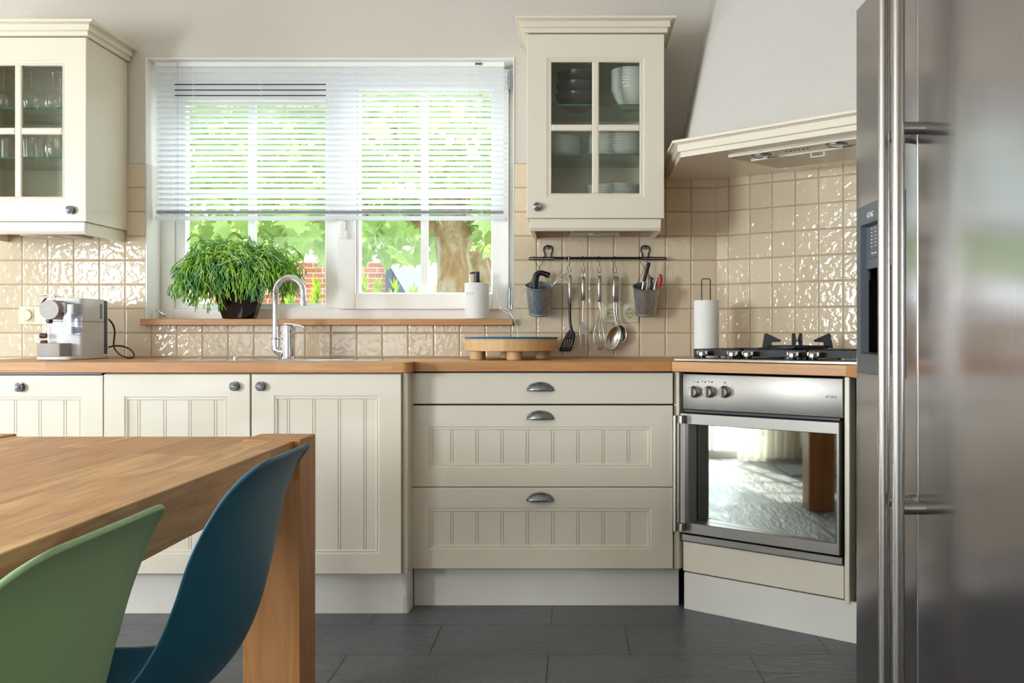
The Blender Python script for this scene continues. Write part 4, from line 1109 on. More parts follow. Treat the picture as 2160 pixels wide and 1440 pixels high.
def interp(T, s):
    for i in range(len(T)-1):
        if T[i][0] <= s <= T[i+1][0]:
            a, b = T[i], T[i+1]; u = (s-a[0])/(b[0]-a[0])
            p0 = T[i-1] if i > 0 else a; p3 = T[i+2] if i+2 < len(T) else b
            r = []
            for k in range(1, len(a)):
                m1 = (b[k]-p0[k])/(b[0]-p0[0]+1e-9)*(b[0]-a[0]); m2 = (p3[k]-a[k])/(p3[0]-a[0]+1e-9)*(b[0]-a[0])
                h = u
                r.append((2*h**3-3*h*h+1)*a[k]+(h**3-2*h*h+h)*m1+(-2*h**3+3*h*h)*b[k]+(h**3-h*h)*m2)
            return r
    return list(T[-1][1:])
def chair(label, X, Y, mat):
    """one-piece moulded shell, sitter looks along -x; local origin on the floor under the seat"""
    c = thing('shell_chair', label, 'chair', (X, Y, 0), rz=0, local=True)
    # s, x (back is +), z, half width, side lift
    T = [(0.00,-0.235,0.418,0.185,0.000),(0.08,-0.215,0.438,0.205,0.004),(0.22,-0.12,0.440,0.218,0.016),(0.38,0.02,0.425,0.225,0.036),
         (0.50,0.12,0.430,0.228,0.062),(0.57,0.175,0.450,0.228,0.076),(0.64,0.222,0.495,0.228,0.077),(0.72,0.254,0.560,0.226,0.068),(0.80,0.273,0.640,0.222,0.054),(0.88,0.286,0.720,0.218,0.042),(0.95,0.301,0.797,0.212,0.018),(1.0,0.325,0.847,0.205,0.000)]
    NS, NT = 60, 24; mb = MB()
    def C(s): return interp(T, s)
    def fn(u, v):
        s = u if u < 0.8 else 0.8+0.2*math.sin((u-0.8)/0.2*PI/2); t = -1+2*v
        x, z, w_, lift = C(s)
        x2, z2, *_ = C(min(s+0.01, 1.0)); x1, z1, *_ = C(max(s-0.01, 0.0))
        tx, tz = x2-x1, z2-z1; L = math.hypot(tx, tz); nx, nz = -tz/L, tx/L
        # rounded corners at both ends
        ce = 1.0
        if s > 0.84: q = (s-0.84)/0.16; ce = 0.50+0.50*max(0.0, 1-q**2.3)**(1/2.3)
        if s < 0.07: q = 1-s/0.07; ce = (1-0.75*q**3)**(1/2.2)
        yy = w_*t*ce
        k = abs(t)**2.3
        ro = max(max(0.0, abs(t)-0.9)*10, max(0.0, s-0.97)/0.03)
        return (x+nx*(lift*k-0.007*ro*ro), yy, z+nz*(lift*k-0.007*ro*ro))
    mb.grid(fn, NS, NT)
    mb.build('shell', mat, c, smooth=80, solid=0.007, sub=1)
    for sx_, sy_ in ((-1,-1),(-1,1),(1,-1),(1,1)):
        MB().tube([(sx_*0.10-0.02, sy_*0.11, 0.400), (sx_*0.20-0.02, sy_*0.20, 0.0)], [0.017, 0.011], 12).build('leg', M['wood_leg'], c)
    for q_ in (-1, 1):
        MB().tube([(-0.12,-0.11*q_,0.398+0.004*q_),(0.08,0.11*q_,0.398+0.004*q_)], 0.007, 8).build('mounting_bar', M['black_iron'], c)
        MB().tube([(-0.17,-0.155*q_,0.20+0.005*q_),(0.13,0.155*q_,0.20+0.005*q_)], 0.005, 8).build('cross_rod', M['black_iron'], c)
    return c
chair('teal moulded plastic shell chair pulled up to the table, farther of the two', -0.800, 1.645, M['teal'])
chair('sage green moulded plastic shell chair in the left foreground', -0.800, 1.015, M['sage'])
# ---------------------------------------------------------------- sink and tap
sk = thing('kitchen_sink', 'stainless steel inset sink with drainer in the left worktop', 'sink', (-1.16, 3.96, 0.933))
mb = MB(); e = 0.018
def lp(xa, xb, ya, yb_, z): return [(xa,ya,z),(xb,ya,z),(xb,yb_,z),(xa,yb_,z)]
bx = (-1.30, -0.90, 3.81, 4.06)
L_ = [lp(SXa-e,SXb+e,SYa-e,SYb+e,0.9333), lp(SXa-e+0.002,SXb+e-0.002,SYa-e+0.002,SYb+e-0.002,0.9360), lp(SXa-e+0.008,SXb+e-0.008,SYa-e+0.008,SYb+e-0.008,0.9360),
      lp(SXa+0.004,SXb-0.004,SYa+0.004,SYb-0.004,0.9325), lp(bx[0],bx[1],bx[2],bx[3],0.9315), lp(bx[0]+0.008,bx[1]-0.008,bx[2]+0.008,bx[3]-0.008,0.924), lp(bx[0]+0.02,bx[1]-0.02,bx[2]+0.02,bx[3]-0.02,0.79)]
for l_ in L_: mb.v += l_
for i in range(len(L_)-1):
    for k in range(4): mb.f.append((4*i+k, 4*i+(k+1)%4, 4*i+4+(k+1)%4, 4*i+4+k))
mb.f.append(tuple(4*(len(L_)-1)+k for k in range(4)))
mb.build('basin', M['sink_steel'], sk, smooth=40, bevel=0.002)
mb = MB().lathe([(0.035,0.0),(0.032,0.003),(0.02,0.001),(0,0.001)], (-1.10, 3.93, 0.7905), 20).build('drain', M['chrome'], sk)
mb = MB().lathe([(0.012,0.0),(0.012,0.006),(0.010,0.009),(0,0.010)], (wx(497,4.12), 4.12, 0.9345), 16).build('waste_knob', M['chrome'], sk)

TYf = 4.10
def tp(px, py, Y=TYf): return (wx(px, Y), Y, wz(py, Y))
tap = thing('kitchen_tap', 'chrome swan-neck mixer tap with a side elbow and single lever', 'tap', (wx(608, TYf), TYf, 0.935))
X0 = wx(608, TYf)
b_ = MB().lathe([(0.031,0),(0.031,0.004),(0.0275,0.006),(0.0275,0.062),(0.0265,0.063),(0.0265,0.065),(0.0275,0.066),(0.0275,0.108),(0.026,0.110),(0.026,0.112),(0.029,0.114),(0.029,0.132),(0.026,0.137),(0,0.139)], (X0, TYf, 0.9355), 32).build('tap_body', M['chrome'], tap, smooth=30)
mb = MB(); xs_, zs0 = wx(581, TYf), 0.965
pts = [(X0-0.02, TYf, wz(742, TYf))]
for k in range(7):
    a = k*PI/12; pts.append((xs_+0.022-0.022*math.sin(a), TYf, wz(742,TYf)+0.022-0.022*math.cos(a)))
pts += [(xs_, TYf, wz(718, TYf))]
mb.tube(pts, 0.0155, 20); mb.lathe([(0.0165,0),(0.0175,0.003),(0.0175,0.006),(0.0135,0.009)], (xs_, TYf, wz(716, TYf)), 20)
mb.build('elbow', M['chrome'], tap, smooth=50)
mb = MB(); rad = (wx(648, TYf)-xs_)/2; xc = xs_+rad; zc = wz(620, TYf)
pts = [(xs_, TYf, wz(718, TYf)), (xs_, TYf, wz(660, TYf))]
for k in range(21):
    a = PI - k*PI/20*0.95; pts.append((xc+rad*math.cos(a), TYf-0.10*k/20*0.6, zc+rad*math.sin(a)))
pts.append((pts[-1][0]+0.0015, pts[-1][1]-0.002, wz(641, TYf)))
mb.tube(pts, 0.0125, 20); mb.build('spout', M['chrome'], tap, smooth=50)
q = pts[-1]; MB().lathe([(0.0115,0.012),(0.0135,0.012),(0.0135,-0.008),(0.011,-0.009),(0,-0.008)], q, 20).build('aerator', M['chrome'], tap)
mb = MB(); z = 1.068
mb.grid(lambda u, v: (X0-0.012+u*0.088, TYf-0.01-0.02*u+(v-0.5)*(0.034-0.016*u), z+0.009*(1-u)-0.006*u*u+0.014*u*(1-u)), 10, 4)
mb.build('lever', M['chrome'], tap, smooth=60, solid=0.006, bevel=0.0015)

# ---------------------------------------------------------------- coffee machine
CYF = 3.99
cm = thing('coffee_machine', 'white and taupe capsule coffee machine with a milk jug on the left worktop', 'coffee machine', (-2.04, 4.05, 0.933))
mx = lambda px, Y=CYF: wx(px, Y)
xa, xb = mx(97), mx(172)
bz0, bz1 = 0.948, 1.180
def rrect(x0, x1, y0, y1, r, n=5):
    pts = []
    for cx_, cy_, a0 in ((x1-r,y0+r,-PI/2),(x1-r,y1-r,0),(x0+r,y1-r,PI/2),(x0+r,y0+r,PI)):
        for k in range(n+1): a = a0+PI/2*k/n; pts.append((cx_+r*math.cos(a), cy_+r*math.sin(a)))
    return pts
MB().prism(rrect(xa, xb, CYF, 4.19, 0.012), bz0, 1.085).build('body', M['machine'], cm, bevel=0.001)
MB().prism(rrect(xa, xb, CYF, 4.19, 0.012), 1.0865, bz1).build('upper_housing', M['machine'], cm, bevel=0.002)
MB().prism(rrect(xa+0.004, xb-0.002, 4.191, 4.222, 0.008), 0.95, 1.176).build('water_tank', M['graphite'], cm)
MB().prism(rrect(mx(75, 3.90), xb+0.004, 3.895, 4.225, 0.02), 0.9345, 0.9475).build('base_plate', M['machine'], cm, bevel=0.002)
for x in (mx(100, 3.92), xb-0.03): 
    MB().lathe([(0.008,0),(0.008,0.002)], (x, 3.93, 0.933), 12).build('foot', M['rubber'], cm)
tr = MB().prism(rrect(mx(76,3.9), mx(127,3.9), 3.90, 3.985, 0.006), 0.948, wz(724, 3.9)).build('drip_tray', M['machine_grey'], cm, bevel=0.001)
cy = MB().lathe([(0.0,0.0),(0.036,0.0),(0.0385,0.003),(0.0385,0.10),(0.0,0.10)], (mx(105, 3.90), 3.90, wz(653, 3.90)), 40)
cy.v = [(x, 2*3.90-y, z) for x, y, z in cy.v]
# lathe around y
cy = MB().lathe([(0.0,0.0),(0.0375,0.0),(0.0385,-0.003),(0.0385,-0.09),(0.0,-0.09)], (mx(103, 3.90), 3.90, wz(653, 3.90)), 40, 'y')
cy.build('brewing_head', M['machine_grey'], cm, smooth=35)
text('brand_lettering', 'NESPRESSO', 0.0085, M['letter_white'], cm, face_front(mx(101, 3.90), 3.8993, wz(652, 3.90)))
MB().lathe([(0.012,0),(0.012,-0.012),(0.008,-0.016)], (mx(106, 3.93), 3.925, wz(653,3.93)-0.038), 16).build('coffee_spout', M['maroon'], cm)
lv = MB(); lv.grid(lambda u, v: (mx(90, 3.94)+u*0.066, 3.935+(v-0.5)*0.045, 1.1865+0.007*math.sin(PI*u*0.9)-0.006*u), 12, 5)
lv.build('capsule_lever', M['chrome'], cm, smooth=60, solid=0.004)
mb = MB(); mb.tube([(mx(96,3.95), 3.955, 1.178), (mx(88,3.94), 3.95, 1.165), (mx(86,3.94), 3.95, 1.155)], 0.004, 8); mb.build('lever_hinge', M['black'], cm)
for dx_ in (-0.004, 0.003):
    MB().tube([(mx(92,3.96)+dx_, 3.965, 1.10), (mx(92,3.96)+dx_, 3.965, 1.02)], 0.0012, 6).build('steam_rod', M['chrome'], cm)
MB().tube([(mx(84,3.95), 3.955, wz(708,3.95)), (mx(96,3.95), 3.955, wz(708,3.95))], [0.010, 0.011], 14).build('cup_support', M['maroon'], cm)
MB().tube([(mx(85,3.95), 3.955, wz(723,3.95)+0.003), (mx(97,3.95), 3.955, wz(723,3.95)+0.003)], [0.006, 0.009], 14).build('cup_support', M['maroon'], cm)
jg = MB().prism(rrect(mx(129,3.93), mx(163,3.93), 3.93, CYF-0.001, 0.006), wz(705,3.93), wz(641,3.93)).build('milk_jug', M['clear'], cm, bevel=0.001)
MB().prism(rrect(mx(128,3.93), mx(141,3.93), 3.924, CYF-0.002, 0.005), wz(659,3.93), wz(638,3.93)).build('milk_spout_cap', M['machine_grey'], cm, bevel=0.001)
MB().prism(rrect(mx(145,3.93), mx(154,3.93), 3.94, CYF-0.003, 0.004), wz(663,3.93), wz(640,3.93)).build('jug_lid', M['machine_grey'], cm)
MB().tube([(mx(135,3.93), 3.935, wz(659,3.93)), (mx(135,3.93), 3.935, wz(688,3.93))], 0.005, 12).build('milk_tube', M['chrome'], cm)
MB().prism(rrect(mx(132,3.94), mx(144,3.94), 3.937, CYF-0.006, 0.004), wz(703,3.94), wz(689,3.94)).build('milk', M['white_ceramic'], cm)
mb = MB()
for k in range(4): mb.box(xb-0.0005, xb+0.0012, 4.145+k*0.006, 4.148+k*0.006, 1.098, 1.160)
mb.build('air_vent', M['machine_grey'], cm)
mb = MB(); z0_ = 0.9375
pts = [(-2.0+0.012, 4.222, 1.075)]
cp = [(229,673,4.24),(238,684,4.26),(242,700,4.27),(240,722,4.27),(241,734,4.26),(252,747,4.2),(268,754,4.12),(279,754,4.10),(283,748,4.14),(276,738,4.22),(262,731,4.27),(248,729,4.28),(237,730,4.27),(230,732,4.24)]
P = []
for px, py, Y in cp: P.append(Vector((wx(px,Y), Y, max(wz(py,Y), z0_))))
def smooth_path(P, n=5):
    out = []
    for i in range(len(P)-1):
        p0 = P[max(i-1,0)]; p1 = P[i]; p2 = P[i+1]; p3 = P[min(i+2,len(P)-1)]
        for k in range(n):
            t = k/n
            out.append(0.5*((2*p1)+(p2-p0)*t+(2*p0-5*p1+4*p2-p3)*t*t+(3*p1-p0-3*p2+p3)*t**3))
    out.append(P[-1]); return out
mb.tube(smooth_path(P), 0.0036, 8).build('power_cord', M['rubber'], cm, smooth=60)

SOCK = simple('socket_face', '#c0b797', 0.4)
# wall switch plate and sockets
def wall_plate(name, label, cat, xa, xb, za, zb, n, socket):
    t = thing(name, label, cat, ((xa+xb)/2, YW-0.01, za))
    y0 = YW-0.0065
    p = MB().rings(xa, xb, za, zb, [(0,0.0),(0,-0.006),(0.003,-0.009)], y0)
    p.build('plate', M['switch'], t, bevel=0.004, seg=3)
    w_ = (xb-xa)/n
    for k in range(n):
        cx_ = xa+w_*(k+0.5); cz_ = (za+zb)/2; s_ = 0.029
        MB().rings(cx_-s_, cx_+s_, cz_-s_, cz_+s_, [(0,-0.009),(0,-0.0105),(0.001,-0.011)], y0).build('insert', M['switch'], t, bevel=0.002)
        if socket:
            so = MB().lathe([(0.0200,0.0108),(0.0200,0.0120),(0,0.0120)], (cx_, y0, cz_), 32, 'y').build('socket_face', SOCK, t)
            MB().tube([(cx_+0.0202*math.cos(q*PI/16), y0-0.0118, cz_+0.0202*math.sin(q*PI/16)) for q in range(33)], 0.0009, 6, cap=False).build('socket_rim', simple('socket_rim', '#8f866c', 0.4), t)
            mb = MB()
            for dx_, dz_, r_ in ((-0.0095,0,0.0026),(0.0095,0,0.0026),(0,0,0.0016),(0,0.0165,0.0022),(0,-0.0165,0.0022)):
                mb.lathe([(r_,0.0115),(r_,0.0126),(0,0.0126)], (cx_+dx_, y0, cz_+dz_), 12, 'y')
            mb.build('socket_holes', M['dark'], t)
        else:
            MB().lathe([(0.024,0.011),(0.024,0.013),(0.021,0.020),(0,0.021)], (cx_, y0, cz_), 32, 'y').build('rotary_knob', M['switch'], t, smooth=25)
    return t
wall_plate('light_switch', 'cream double dimmer switch plate on the tiles behind the coffee machine', 'switch', wx(43,YW), wx(118,YW), wz(685,YW), wz(645,YW), 2, False)
wall_plate('wall_socket', 'cream double wall socket on the tiles behind the hanging spoons', 'socket', wx(1270,YW), wx(1347,YW), wz(681,YW), wz(640,YW), 2, True)

# ---------------------------------------------------------------- things on the window sill
SZ = 1.1017
pt = thing('potted_plant', 'bushy green stick-stemmed plant in a black glazed tapering pot on the sill', 'plant', (wx(511,4.385), 4.385, SZ))
PX, PY = wx(511,4.385), 4.385
mb = MB(); nS = 8
prof = [(0.070,0.0),(0.074,0.004),(0.138,0.196),(0.140,0.200),(0.134,0.200),(0.128,0.190),(0.070,0.02)]
vs = []
for r, h in prof:
    for k in range(nS):
        a = 2*PI*(k+0.5)/nS
        vs.append((PX+r*math.cos(a), PY-0.035+r*0.80*math.sin(a)+0.0, SZ+h))
mb.add(vs, [(i*nS+k, i*nS+(k+1)%nS, (i+1)*nS+(k+1)%nS, (i+1)*nS+k) for i in range(len(prof)-1) for k in range(nS)] + [tuple(range(nS-1,-1,-1)), tuple(range(6*nS,7*nS))])
mb.build('pot', M['pot'], pt, smooth=20, bevel=0.006)
MB().lathe([(0.115,0),(0,0.012)], (PX, PY-0.035, SZ+0.175), 16).build('soil', M['soil'], pt)
rn = random.Random(5); mb = MB(); nseg = 0
def seg3(p, q, r):
    global nseg
    d = (q-p); L = d.length
    if L < 1e-5: return
    d = d/L; u = d.orthogonal().normalized(); w_ = d.cross(u)
    vs = []
    for c_, rr_ in ((p, r), (p+(q-p)*0.55, r*1.12), (q, r*0.72)):
        for k in range(4):
            a = PI/2*k; vs.append(c_+(u*math.cos(a)+w_*math.sin(a))*rr_)
    mb.add(vs, [(i*4+k, i*4+(k+1)%4, i*4+4+(k+1)%4, i*4+4+k) for i in range(2) for k in range(4)] + [(8,9,10,11)])
    nseg += 1
def grow(p, d, gen, maxg):
    L = rn.uniform(0.021, 0.038)*(0.80 if gen > 3 else 1.08)
    droop = 0.03+0.21*gen
    d = (d + Vector((rn.gauss(0,0.22), rn.gauss(0,0.22), -droop*0.42+rn.gauss(0,0.14)))).normalized()
    q = p + d*L
    if q.y > 4.460: d.y = -abs(d.y)-rn.uniform(0,0.3); d.normalize(); q = p + d*L
    if q.y < 4.185+rn.uniform(0,0.02): d.y = rn.uniform(-0.02,0.15); d.normalize(); q = p + d*L
    if q.z < SZ+0.012: return
    if q.z < 1.30:                       # stay outside the pot
        rp = 0.074+(q.z-SZ)*0.34+0.004; dx_, dy_ = q.x-PX, (q.y-(PY-0.035))/0.8
        if math.hypot(dx_, dy_) < rp: return
    seg3(p, q, 0.0021)
    if gen >= maxg: return
    k = 2 if rn.random() < (0.62 if gen < 6 else 0.35) else 1
    for j in range(k):
        sp = Vector((rn.gauss(0,0.45), rn.gauss(0,0.45), rn.gauss(0,0.3)))
        grow(q, (d+sp).normalized(), gen+1, maxg)
for i in range(125):
    a = rn.uniform(0, 2*PI); rr_ = 0.115*math.sqrt(rn.random()); el = rn.uniform(0.35, 1.45)
    p = Vector((PX+rr_*math.cos(a), PY-0.035+rr_*0.7*math.sin(a), SZ+0.19))
    d = Vector((math.cos(a)*math.cos(el), math.sin(a)*math.cos(el)*0.8, math.sin(el)))
    grow(p, d, 0, rn.randint(6, 9))
for i in range(34):                      # strands that spill over the front of the pot
    a = rn.uniform(-PI*0.97, -PI*0.03); el = rn.uniform(0.5, 1.1)
    p = Vector((PX+0.115*math.cos(a), PY-0.035+0.085*math.sin(a), SZ+0.20))
    grow(p, Vector((math.cos(a)*0.7, -0.45, math.sin(el)*0.8)).normalized(), 1, rn.randint(7, 9))
print('plant segments', nseg)
mb.build('stems', M['stem'], pt, smooth=0)

sd_ = thing('soap_dispenser', 'white ceramic soap dispenser with black pump at the right end of the sill', 'soap dispenser', (wx(1006,4.36), 4.36, SZ))
sx0 = wx(1006, 4.36); sr = 0.0535; hb_ = wz(597, 4.36)-SZ
MB().lathe([(sr-0.002,0),(sr,0.002),(sr,hb_-0.002),(sr-0.002,hb_),(0,hb_)], (sx0, 4.36, SZ), 40).build('bottle', M['white_matt'], sd_, smooth=30)
mb = MB().lathe([(0.0165,0),(0.0165,0.010),(0.0135,0.0115),(0.0135,0.022),(0.0125,0.023),(0.0125,0.047),(0.0105,0.050),(0,0.050)], (sx0, 4.36, SZ+hb_), 24)
mb.build('pump', M['black'], sd_, smooth=30)
mb = MB().tube([(sx0, 4.36, SZ+hb_+0.044), (sx0-0.016, 4.352, SZ+hb_+0.045), (sx0-0.030, 4.346, SZ+hb_+0.042)], [0.005,0.004,0.003], 10).build('nozzle', M['black'], sd_)
def curved_text(name, body, size, zc, parent, ang0=-0.55):
    o = text(name, body, size, simple('embossed_letter', '#cdcac6', 0.6), parent, Matrix.Identity(4), 0.0004, raw=True)
    for v in o.data.vertices:
        a = v.co.x/sr + ang0; r_ = sr+0.0002+v.co.z; v.co = (sx0-off_[0]+r_*math.sin(a), 4.36-off_[1]-r_*math.cos(a), zc-off_[2]+v.co.y)
    return o
off_ = ORG[sd_.name]
curved_text('embossed_letters', 'SOAP', 0.019, SZ+hb_-0.048, sd_)

# round wooden stand with a teal tray on it
bS = (wx(1078,4.10), 4.10)
st = thing('wooden_stand', 'round light wooden serving stand on stubby round feet on the worktop', 'serving stand', (bS[0], bS[1], 0.933))
RS = 0.190
MB().lathe([(RS-0.002,0),(RS,0.002),(RS,0.044),(RS-0.002,0.046),(0,0.046)], (bS[0], bS[1], 0.9675), 56).build('disc', M['stand_wood'], st, smooth=30)
for dx_, dy_ in ((-0.131,-0.06),(0.022,-0.135),(-0.022,0.135),(0.131,0.06)):
    MB().lathe([(0.030,0),(0.031,0.001),(0.031,0.0335),(0,0.0335)], (bS[0]+dx_, bS[1]+dy_, 0.9335), 28).build('foot', M['stand_wood'], st, smooth=30)
tt = thing('enamel_tray', 'flat round teal tray lying on the wooden serving stand', 'tray', (bS[0], bS[1], 1.014))
MB().lathe([(0,0),(RS-0.004,0),(RS-0.001,0.002),(RS-0.001,0.0028),(0,0.0028)], (bS[0], bS[1], 1.0138), 56).build('underside', M['white_ceramic'], tt, smooth=30)
MB().lathe([(0,0),(RS-0.001,0),(RS+0.004,0.005),(RS+0.003,0.0065),(RS-0.002,0.004),(0,0.004)], (bS[0], bS[1], 1.0168), 56).build('glazed_top', M['teal_rim'], tt, smooth=30)

# paper towel on a wire holder
px_, py_ = wx(1490, 4.10), 4.10
ph = thing('paper_towel_holder', 'black wire paper towel holder in the corner by the hob', 'paper towel holder', (px_, py_, 0.933))
mb = MB(); zt_ = wz(588, py_)
mb.tube([(px_-0.019,py_,0.9365),(px_-0.019,py_,zt_-0.006),(px_-0.016,py_,zt_),(px_+0.013,py_,zt_),(px_+0.016,py_,zt_-0.006),(px_+0.019,py_,0.9365)], 0.0022, 8)
mb.build('wire_loop', M['black_iron'], ph)
MB().lathe([(0.055,0),(0.055,0.003),(0,0.003)], (px_, py_, 0.9335), 32).build('base', M['black_iron'], ph)
pr = thing('paper_towel_roll', 'white embossed paper towel roll standing on its wire holder', 'paper towel', (px_, py_, 0.938))
MB().lathe([(0.022,0.0),(0.0515,0.0),(0.0515,0.236),(0.022,0.236),(0.022,0.0)], (px_, py_, 0.9375), 40).build('paper', M['paper'], pr, smooth=30)
MB().lathe([(0.0205,0.0),(0.0218,0.0),(0.0218,0.2355),(0.0205,0.2355),(0.0205,0.0)], (px_, py_, 0.9376), 24).build('core', simple('cardboard', '#a98d68', 0.9), pr)

# ---------------------------------------------------------------- gas hob (oven frame)
hob = thing('gas_hob', 'stainless steel gas hob with five knobs, cast iron grates and wok ring', 'hob', (OO[0], OO[1], 0.9375), rz=OA)
h0, h1, hy0, hy1 = -0.010, 0.735, -0.030, 0.46
zw = lambda v: v-0.933
pl = [(h0+0.0,hy0),(h1,hy0),(h1,hy1-0.10),(h1-0.12,hy1),(h0+0.16,hy1),(h0,hy1-0.13)]
MB().prism(pl, -0.0042, 0.008).build('tray', M['hob_steel'], hob, bevel=0.003, seg=3)
for px in (1482, 1545.5, 1577.5, 1673, 1716):
    lx = dl(px, 0.03); k_ = MB().lathe([(0.021,0.0085),(0.019,0.0095),(0.012,0.0100),(0.012,0.016),(0.0,0.016)], (lx, 0.03, 0), 24).build('knob_base', M['black'], hob)
    MB().lathe([(0.015,0.016),(0.0185,0.018),(0.0185,0.030),(0.016,0.034),(0,0.034)], (lx, 0.03, 0), 28).build('knob', M['hob_steel'], k_, smooth=30)
    g_ = MB().prism([(lx-0.024,0.024),(lx+0.024,0.024),(lx+0.024,0.036),(lx-0.024,0.036)], 0.020, 0.037).build('knob_grip', M['hob_steel'], k_, bevel=0.003)
for (x, y, r) in ((0.12, 0.16, 0.030), (0.12, 0.35, 0.024), (0.60, 0.16, 0.024), (0.60, 0.34, 0.034)):
    k_ = MB().lathe([(r+0.012,0.0085),(r+0.010,0.014),(r,0.015),(r,0.020),(0,0.020)], (x, y, 0), 28).build('burner', M['hob_steel'], hob, smooth=30)
    MB().lathe([(r-0.001,0.0202),(r-0.001,0.026),(r-0.004,0.028),(0,0.028)], (x, y, 0), 28).build('burner_cap', M['burner_cap'], k_, smooth=30)
cx_, cy_ = 0.36, 0.245
k_ = MB().lathe([(0.062,0.0085),(0.060,0.020),(0.050,0.022),(0.050,0.026),(0,0.026)], (cx_, cy_, 0), 32).build('burner', M['hob_steel'], hob, smooth=30)
MB().lathe([(0.045,0.0262),(0.045,0.034),(0.040,0.036),(0,0.036)], (cx_, cy_, 0), 32).build('burner_cap', M['burner_cap'], k_, smooth=30)
def grate(x0, x1, y0, y1, cx_, cy_):
    mb = MB(); za, zb = 0.0085, 0.042; b = 0.012
    mb.box(x0,x1,y0,y0+b,0.016,zb).box(x0,x1,y1-b,y1,0.016,zb).box(x0,x0+b,y0+b,y1-b,0.016,zb).box(x1-b,x1,y0+b,y1-b,0.016,zb)
    for x in (x0, x1-0.024):
        for y in (y0, y1-0.02): mb.box(x, x+0.024, y, y+0.02, za, 0.016)
    ym = (y0+y1)/2
    mb.box(x0+b,x1-b,ym-0.005,ym+0.005,0.024,zb)
    for yy in (y0+b, ym+0.005):
        mb.box(cx_-0.004,cx_+0.004,yy,yy+0.05,0.026,zb+0.002)
    for yy in (ym-0.055, y1-b-0.05): mb.box(cx_-0.004,cx_+0.004,yy,yy+0.05,0.026,zb+0.002)
    mb.build('pan_grate', M['burner_cap'], hob, bevel=0.0012)
grate(0.02, 0.225, 0.062, 0.44, 0.12, 0)
grate(0.235, 0.485, 0.062, 0.44, 0.36, 0)
grate(0.495, 0.715, 0.062, 0.40, 0.60, 0)
# wok ring with four upturned claws
mb = MB(); zr = 0.0455; R0, R1 = 0.098, 0.112
mb.lathe([(R0,zr),(R1,zr),(R1,zr+0.010),(R0,zr+0.010),(R0,zr)], (cx_, cy_, 0), 40)
for k in range(4):
    a = PI/4*2*k + math.radians(20); ca, sa = math.cos(a), math.sin(a)
    prof = [(R1+0.018, zr), (R1+0.010, zr+0.052), (R1+0.002, zr+0.056), (R0-0.038, zr+0.030), (R0-0.036, zr+0.024), (R0-0.002, zr+0.022), (R0-0.002, zr)]
    n0 = len(mb.v); w_ = 0.006
    for s_ in (-w_, w_):
        for r, z in prof: mb.v.append((cx_+r*ca-s_*sa, cy_+r*sa+s_*ca, z))
    m = len(prof)
    mb.f += [tuple(n0+i for i in range(m)), tuple(n0+2*m-1-i for i in range(m))] + [(n0+i, n0+(i+1)%m, n0+m+(i+1)%m, n0+m+i) for i in range(m)]
mb.build('wok_ring', M['burner_cap'], hob, smooth=30, bevel=0.001)

# ---------------------------------------------------------------- utensil rail
RY = 4.30
def u(px, py, Y=RY): return Vector((wx(px,Y), Y, wz(py,Y)))
rl = thing('utensil_rail', 'black wrought iron utensil rail on the tiles beside the window', 'utensil rail', (wx(1260,RY), RY, wz(545,RY)))
mb = MB()
zc = wz(545, RY)
for a, b in ((1118, 1404),):
    mb.tube([u(1118,543), u(1404,543)], 0.0028, 10)
mb.tube([u(1118,543), u(1115.5,545), u(1118,547.5), u(1165,547.5), u(1172,545.5), u(1350,545.5), u(1358,547.5), u(1404,547), u(1406,545), u(1404,543)], 0.0026, 10)
mb.build('bar', M['black_iron'], rl, smooth=60)
for cx in (1156, 1361):
    pts = [(-7,543),(-6.5,536),(-9,528),(-7.5,521),(0,518),(7.5,521),(9,528),(6.5,536),(7,543)]
    mb = MB(); mb.tube(smooth_path([u(cx+a, b, YW-0.012) for a, b in pts]), 0.0028, 8)
    mb.tube([u(cx-7,524,YW-0.012), u(cx,525.5,YW-0.012), u(cx+7,524,YW-0.012)], 0.0012, 6)
    mb.tube([u(cx,521.5,YW-0.008), u(cx,521.5,YW-0.016)], 0.004, 10)
    for s_ in (-1, 1):
        mb.tube([u(cx+7*s_,541,YW-0.012), u(cx+6.9*s_,542,RY)], 0.0025, 8)
    mb.build('bracket', M['black_iron'], rl, smooth=60)
def s_hook(label, px, slant, ybot, grp='black S-hooks on the utensil rail'):
    """hook over the bar at px, lower bend at px+slant"""
    P = [u(px-3,552,RY-0.004), u(px-3.5,546,RY-0.0055), u(px-1.5,541.2,RY-0.003), u(px+1.5,541.2,RY+0.001), u(px+2.5,546,RY+0.002), u(px+1+slant*0.4,560,RY-0.002), u(px+slant+2.5,ybot-7,RY-0.007), u(px+slant+0.8,ybot,RY-0.009), u(px+slant-3,ybot-2,RY-0.010), u(px+slant-5,ybot-11,RY-0.010)]
    o = MB().tube(smooth_path(P), 0.0011, 7).build('s_hook', M['black_iron'], smooth=60)
    tag(o, label, 'hook', grp); return o
s_hook('black S-hook carrying the black slotted spatula', 1200, 1.5, 574)
s_hook('black S-hook carrying the two-pronged fork', 1229, 2, 574)
s_hook('black S-hook carrying the balloon whisk', 1263, 2, 575)
s_hook('black S-hook carrying the spoons', 1296, 2, 575)

UY = RY-0.012
def ring(mb, c, r, t=0.0012): mb.tube([Vector((c.x+r*math.cos(k*PI/8), c.y, c.z+r*math.sin(k*PI/8))) for k in range(17)], t, 6, cap=False)
def handle(mb, px0, y0, px1, y1, r=0.0085):
    a, b = u(px0,y0,UY), u(px1,y1,UY); d = (b-a)
    pts = [a+d*t for t in (0,0.02,0.5,0.97,1.0)]
    mb.tube(pts, [r*0.85, r, r*1.02, r, r*0.8], 16)
def flat(mb, poly, Y, t=0.0022):
    mb.yprism([(wx(x,Y), wz(y,Y)) for x, y in poly], Y-t/2, Y+t/2)
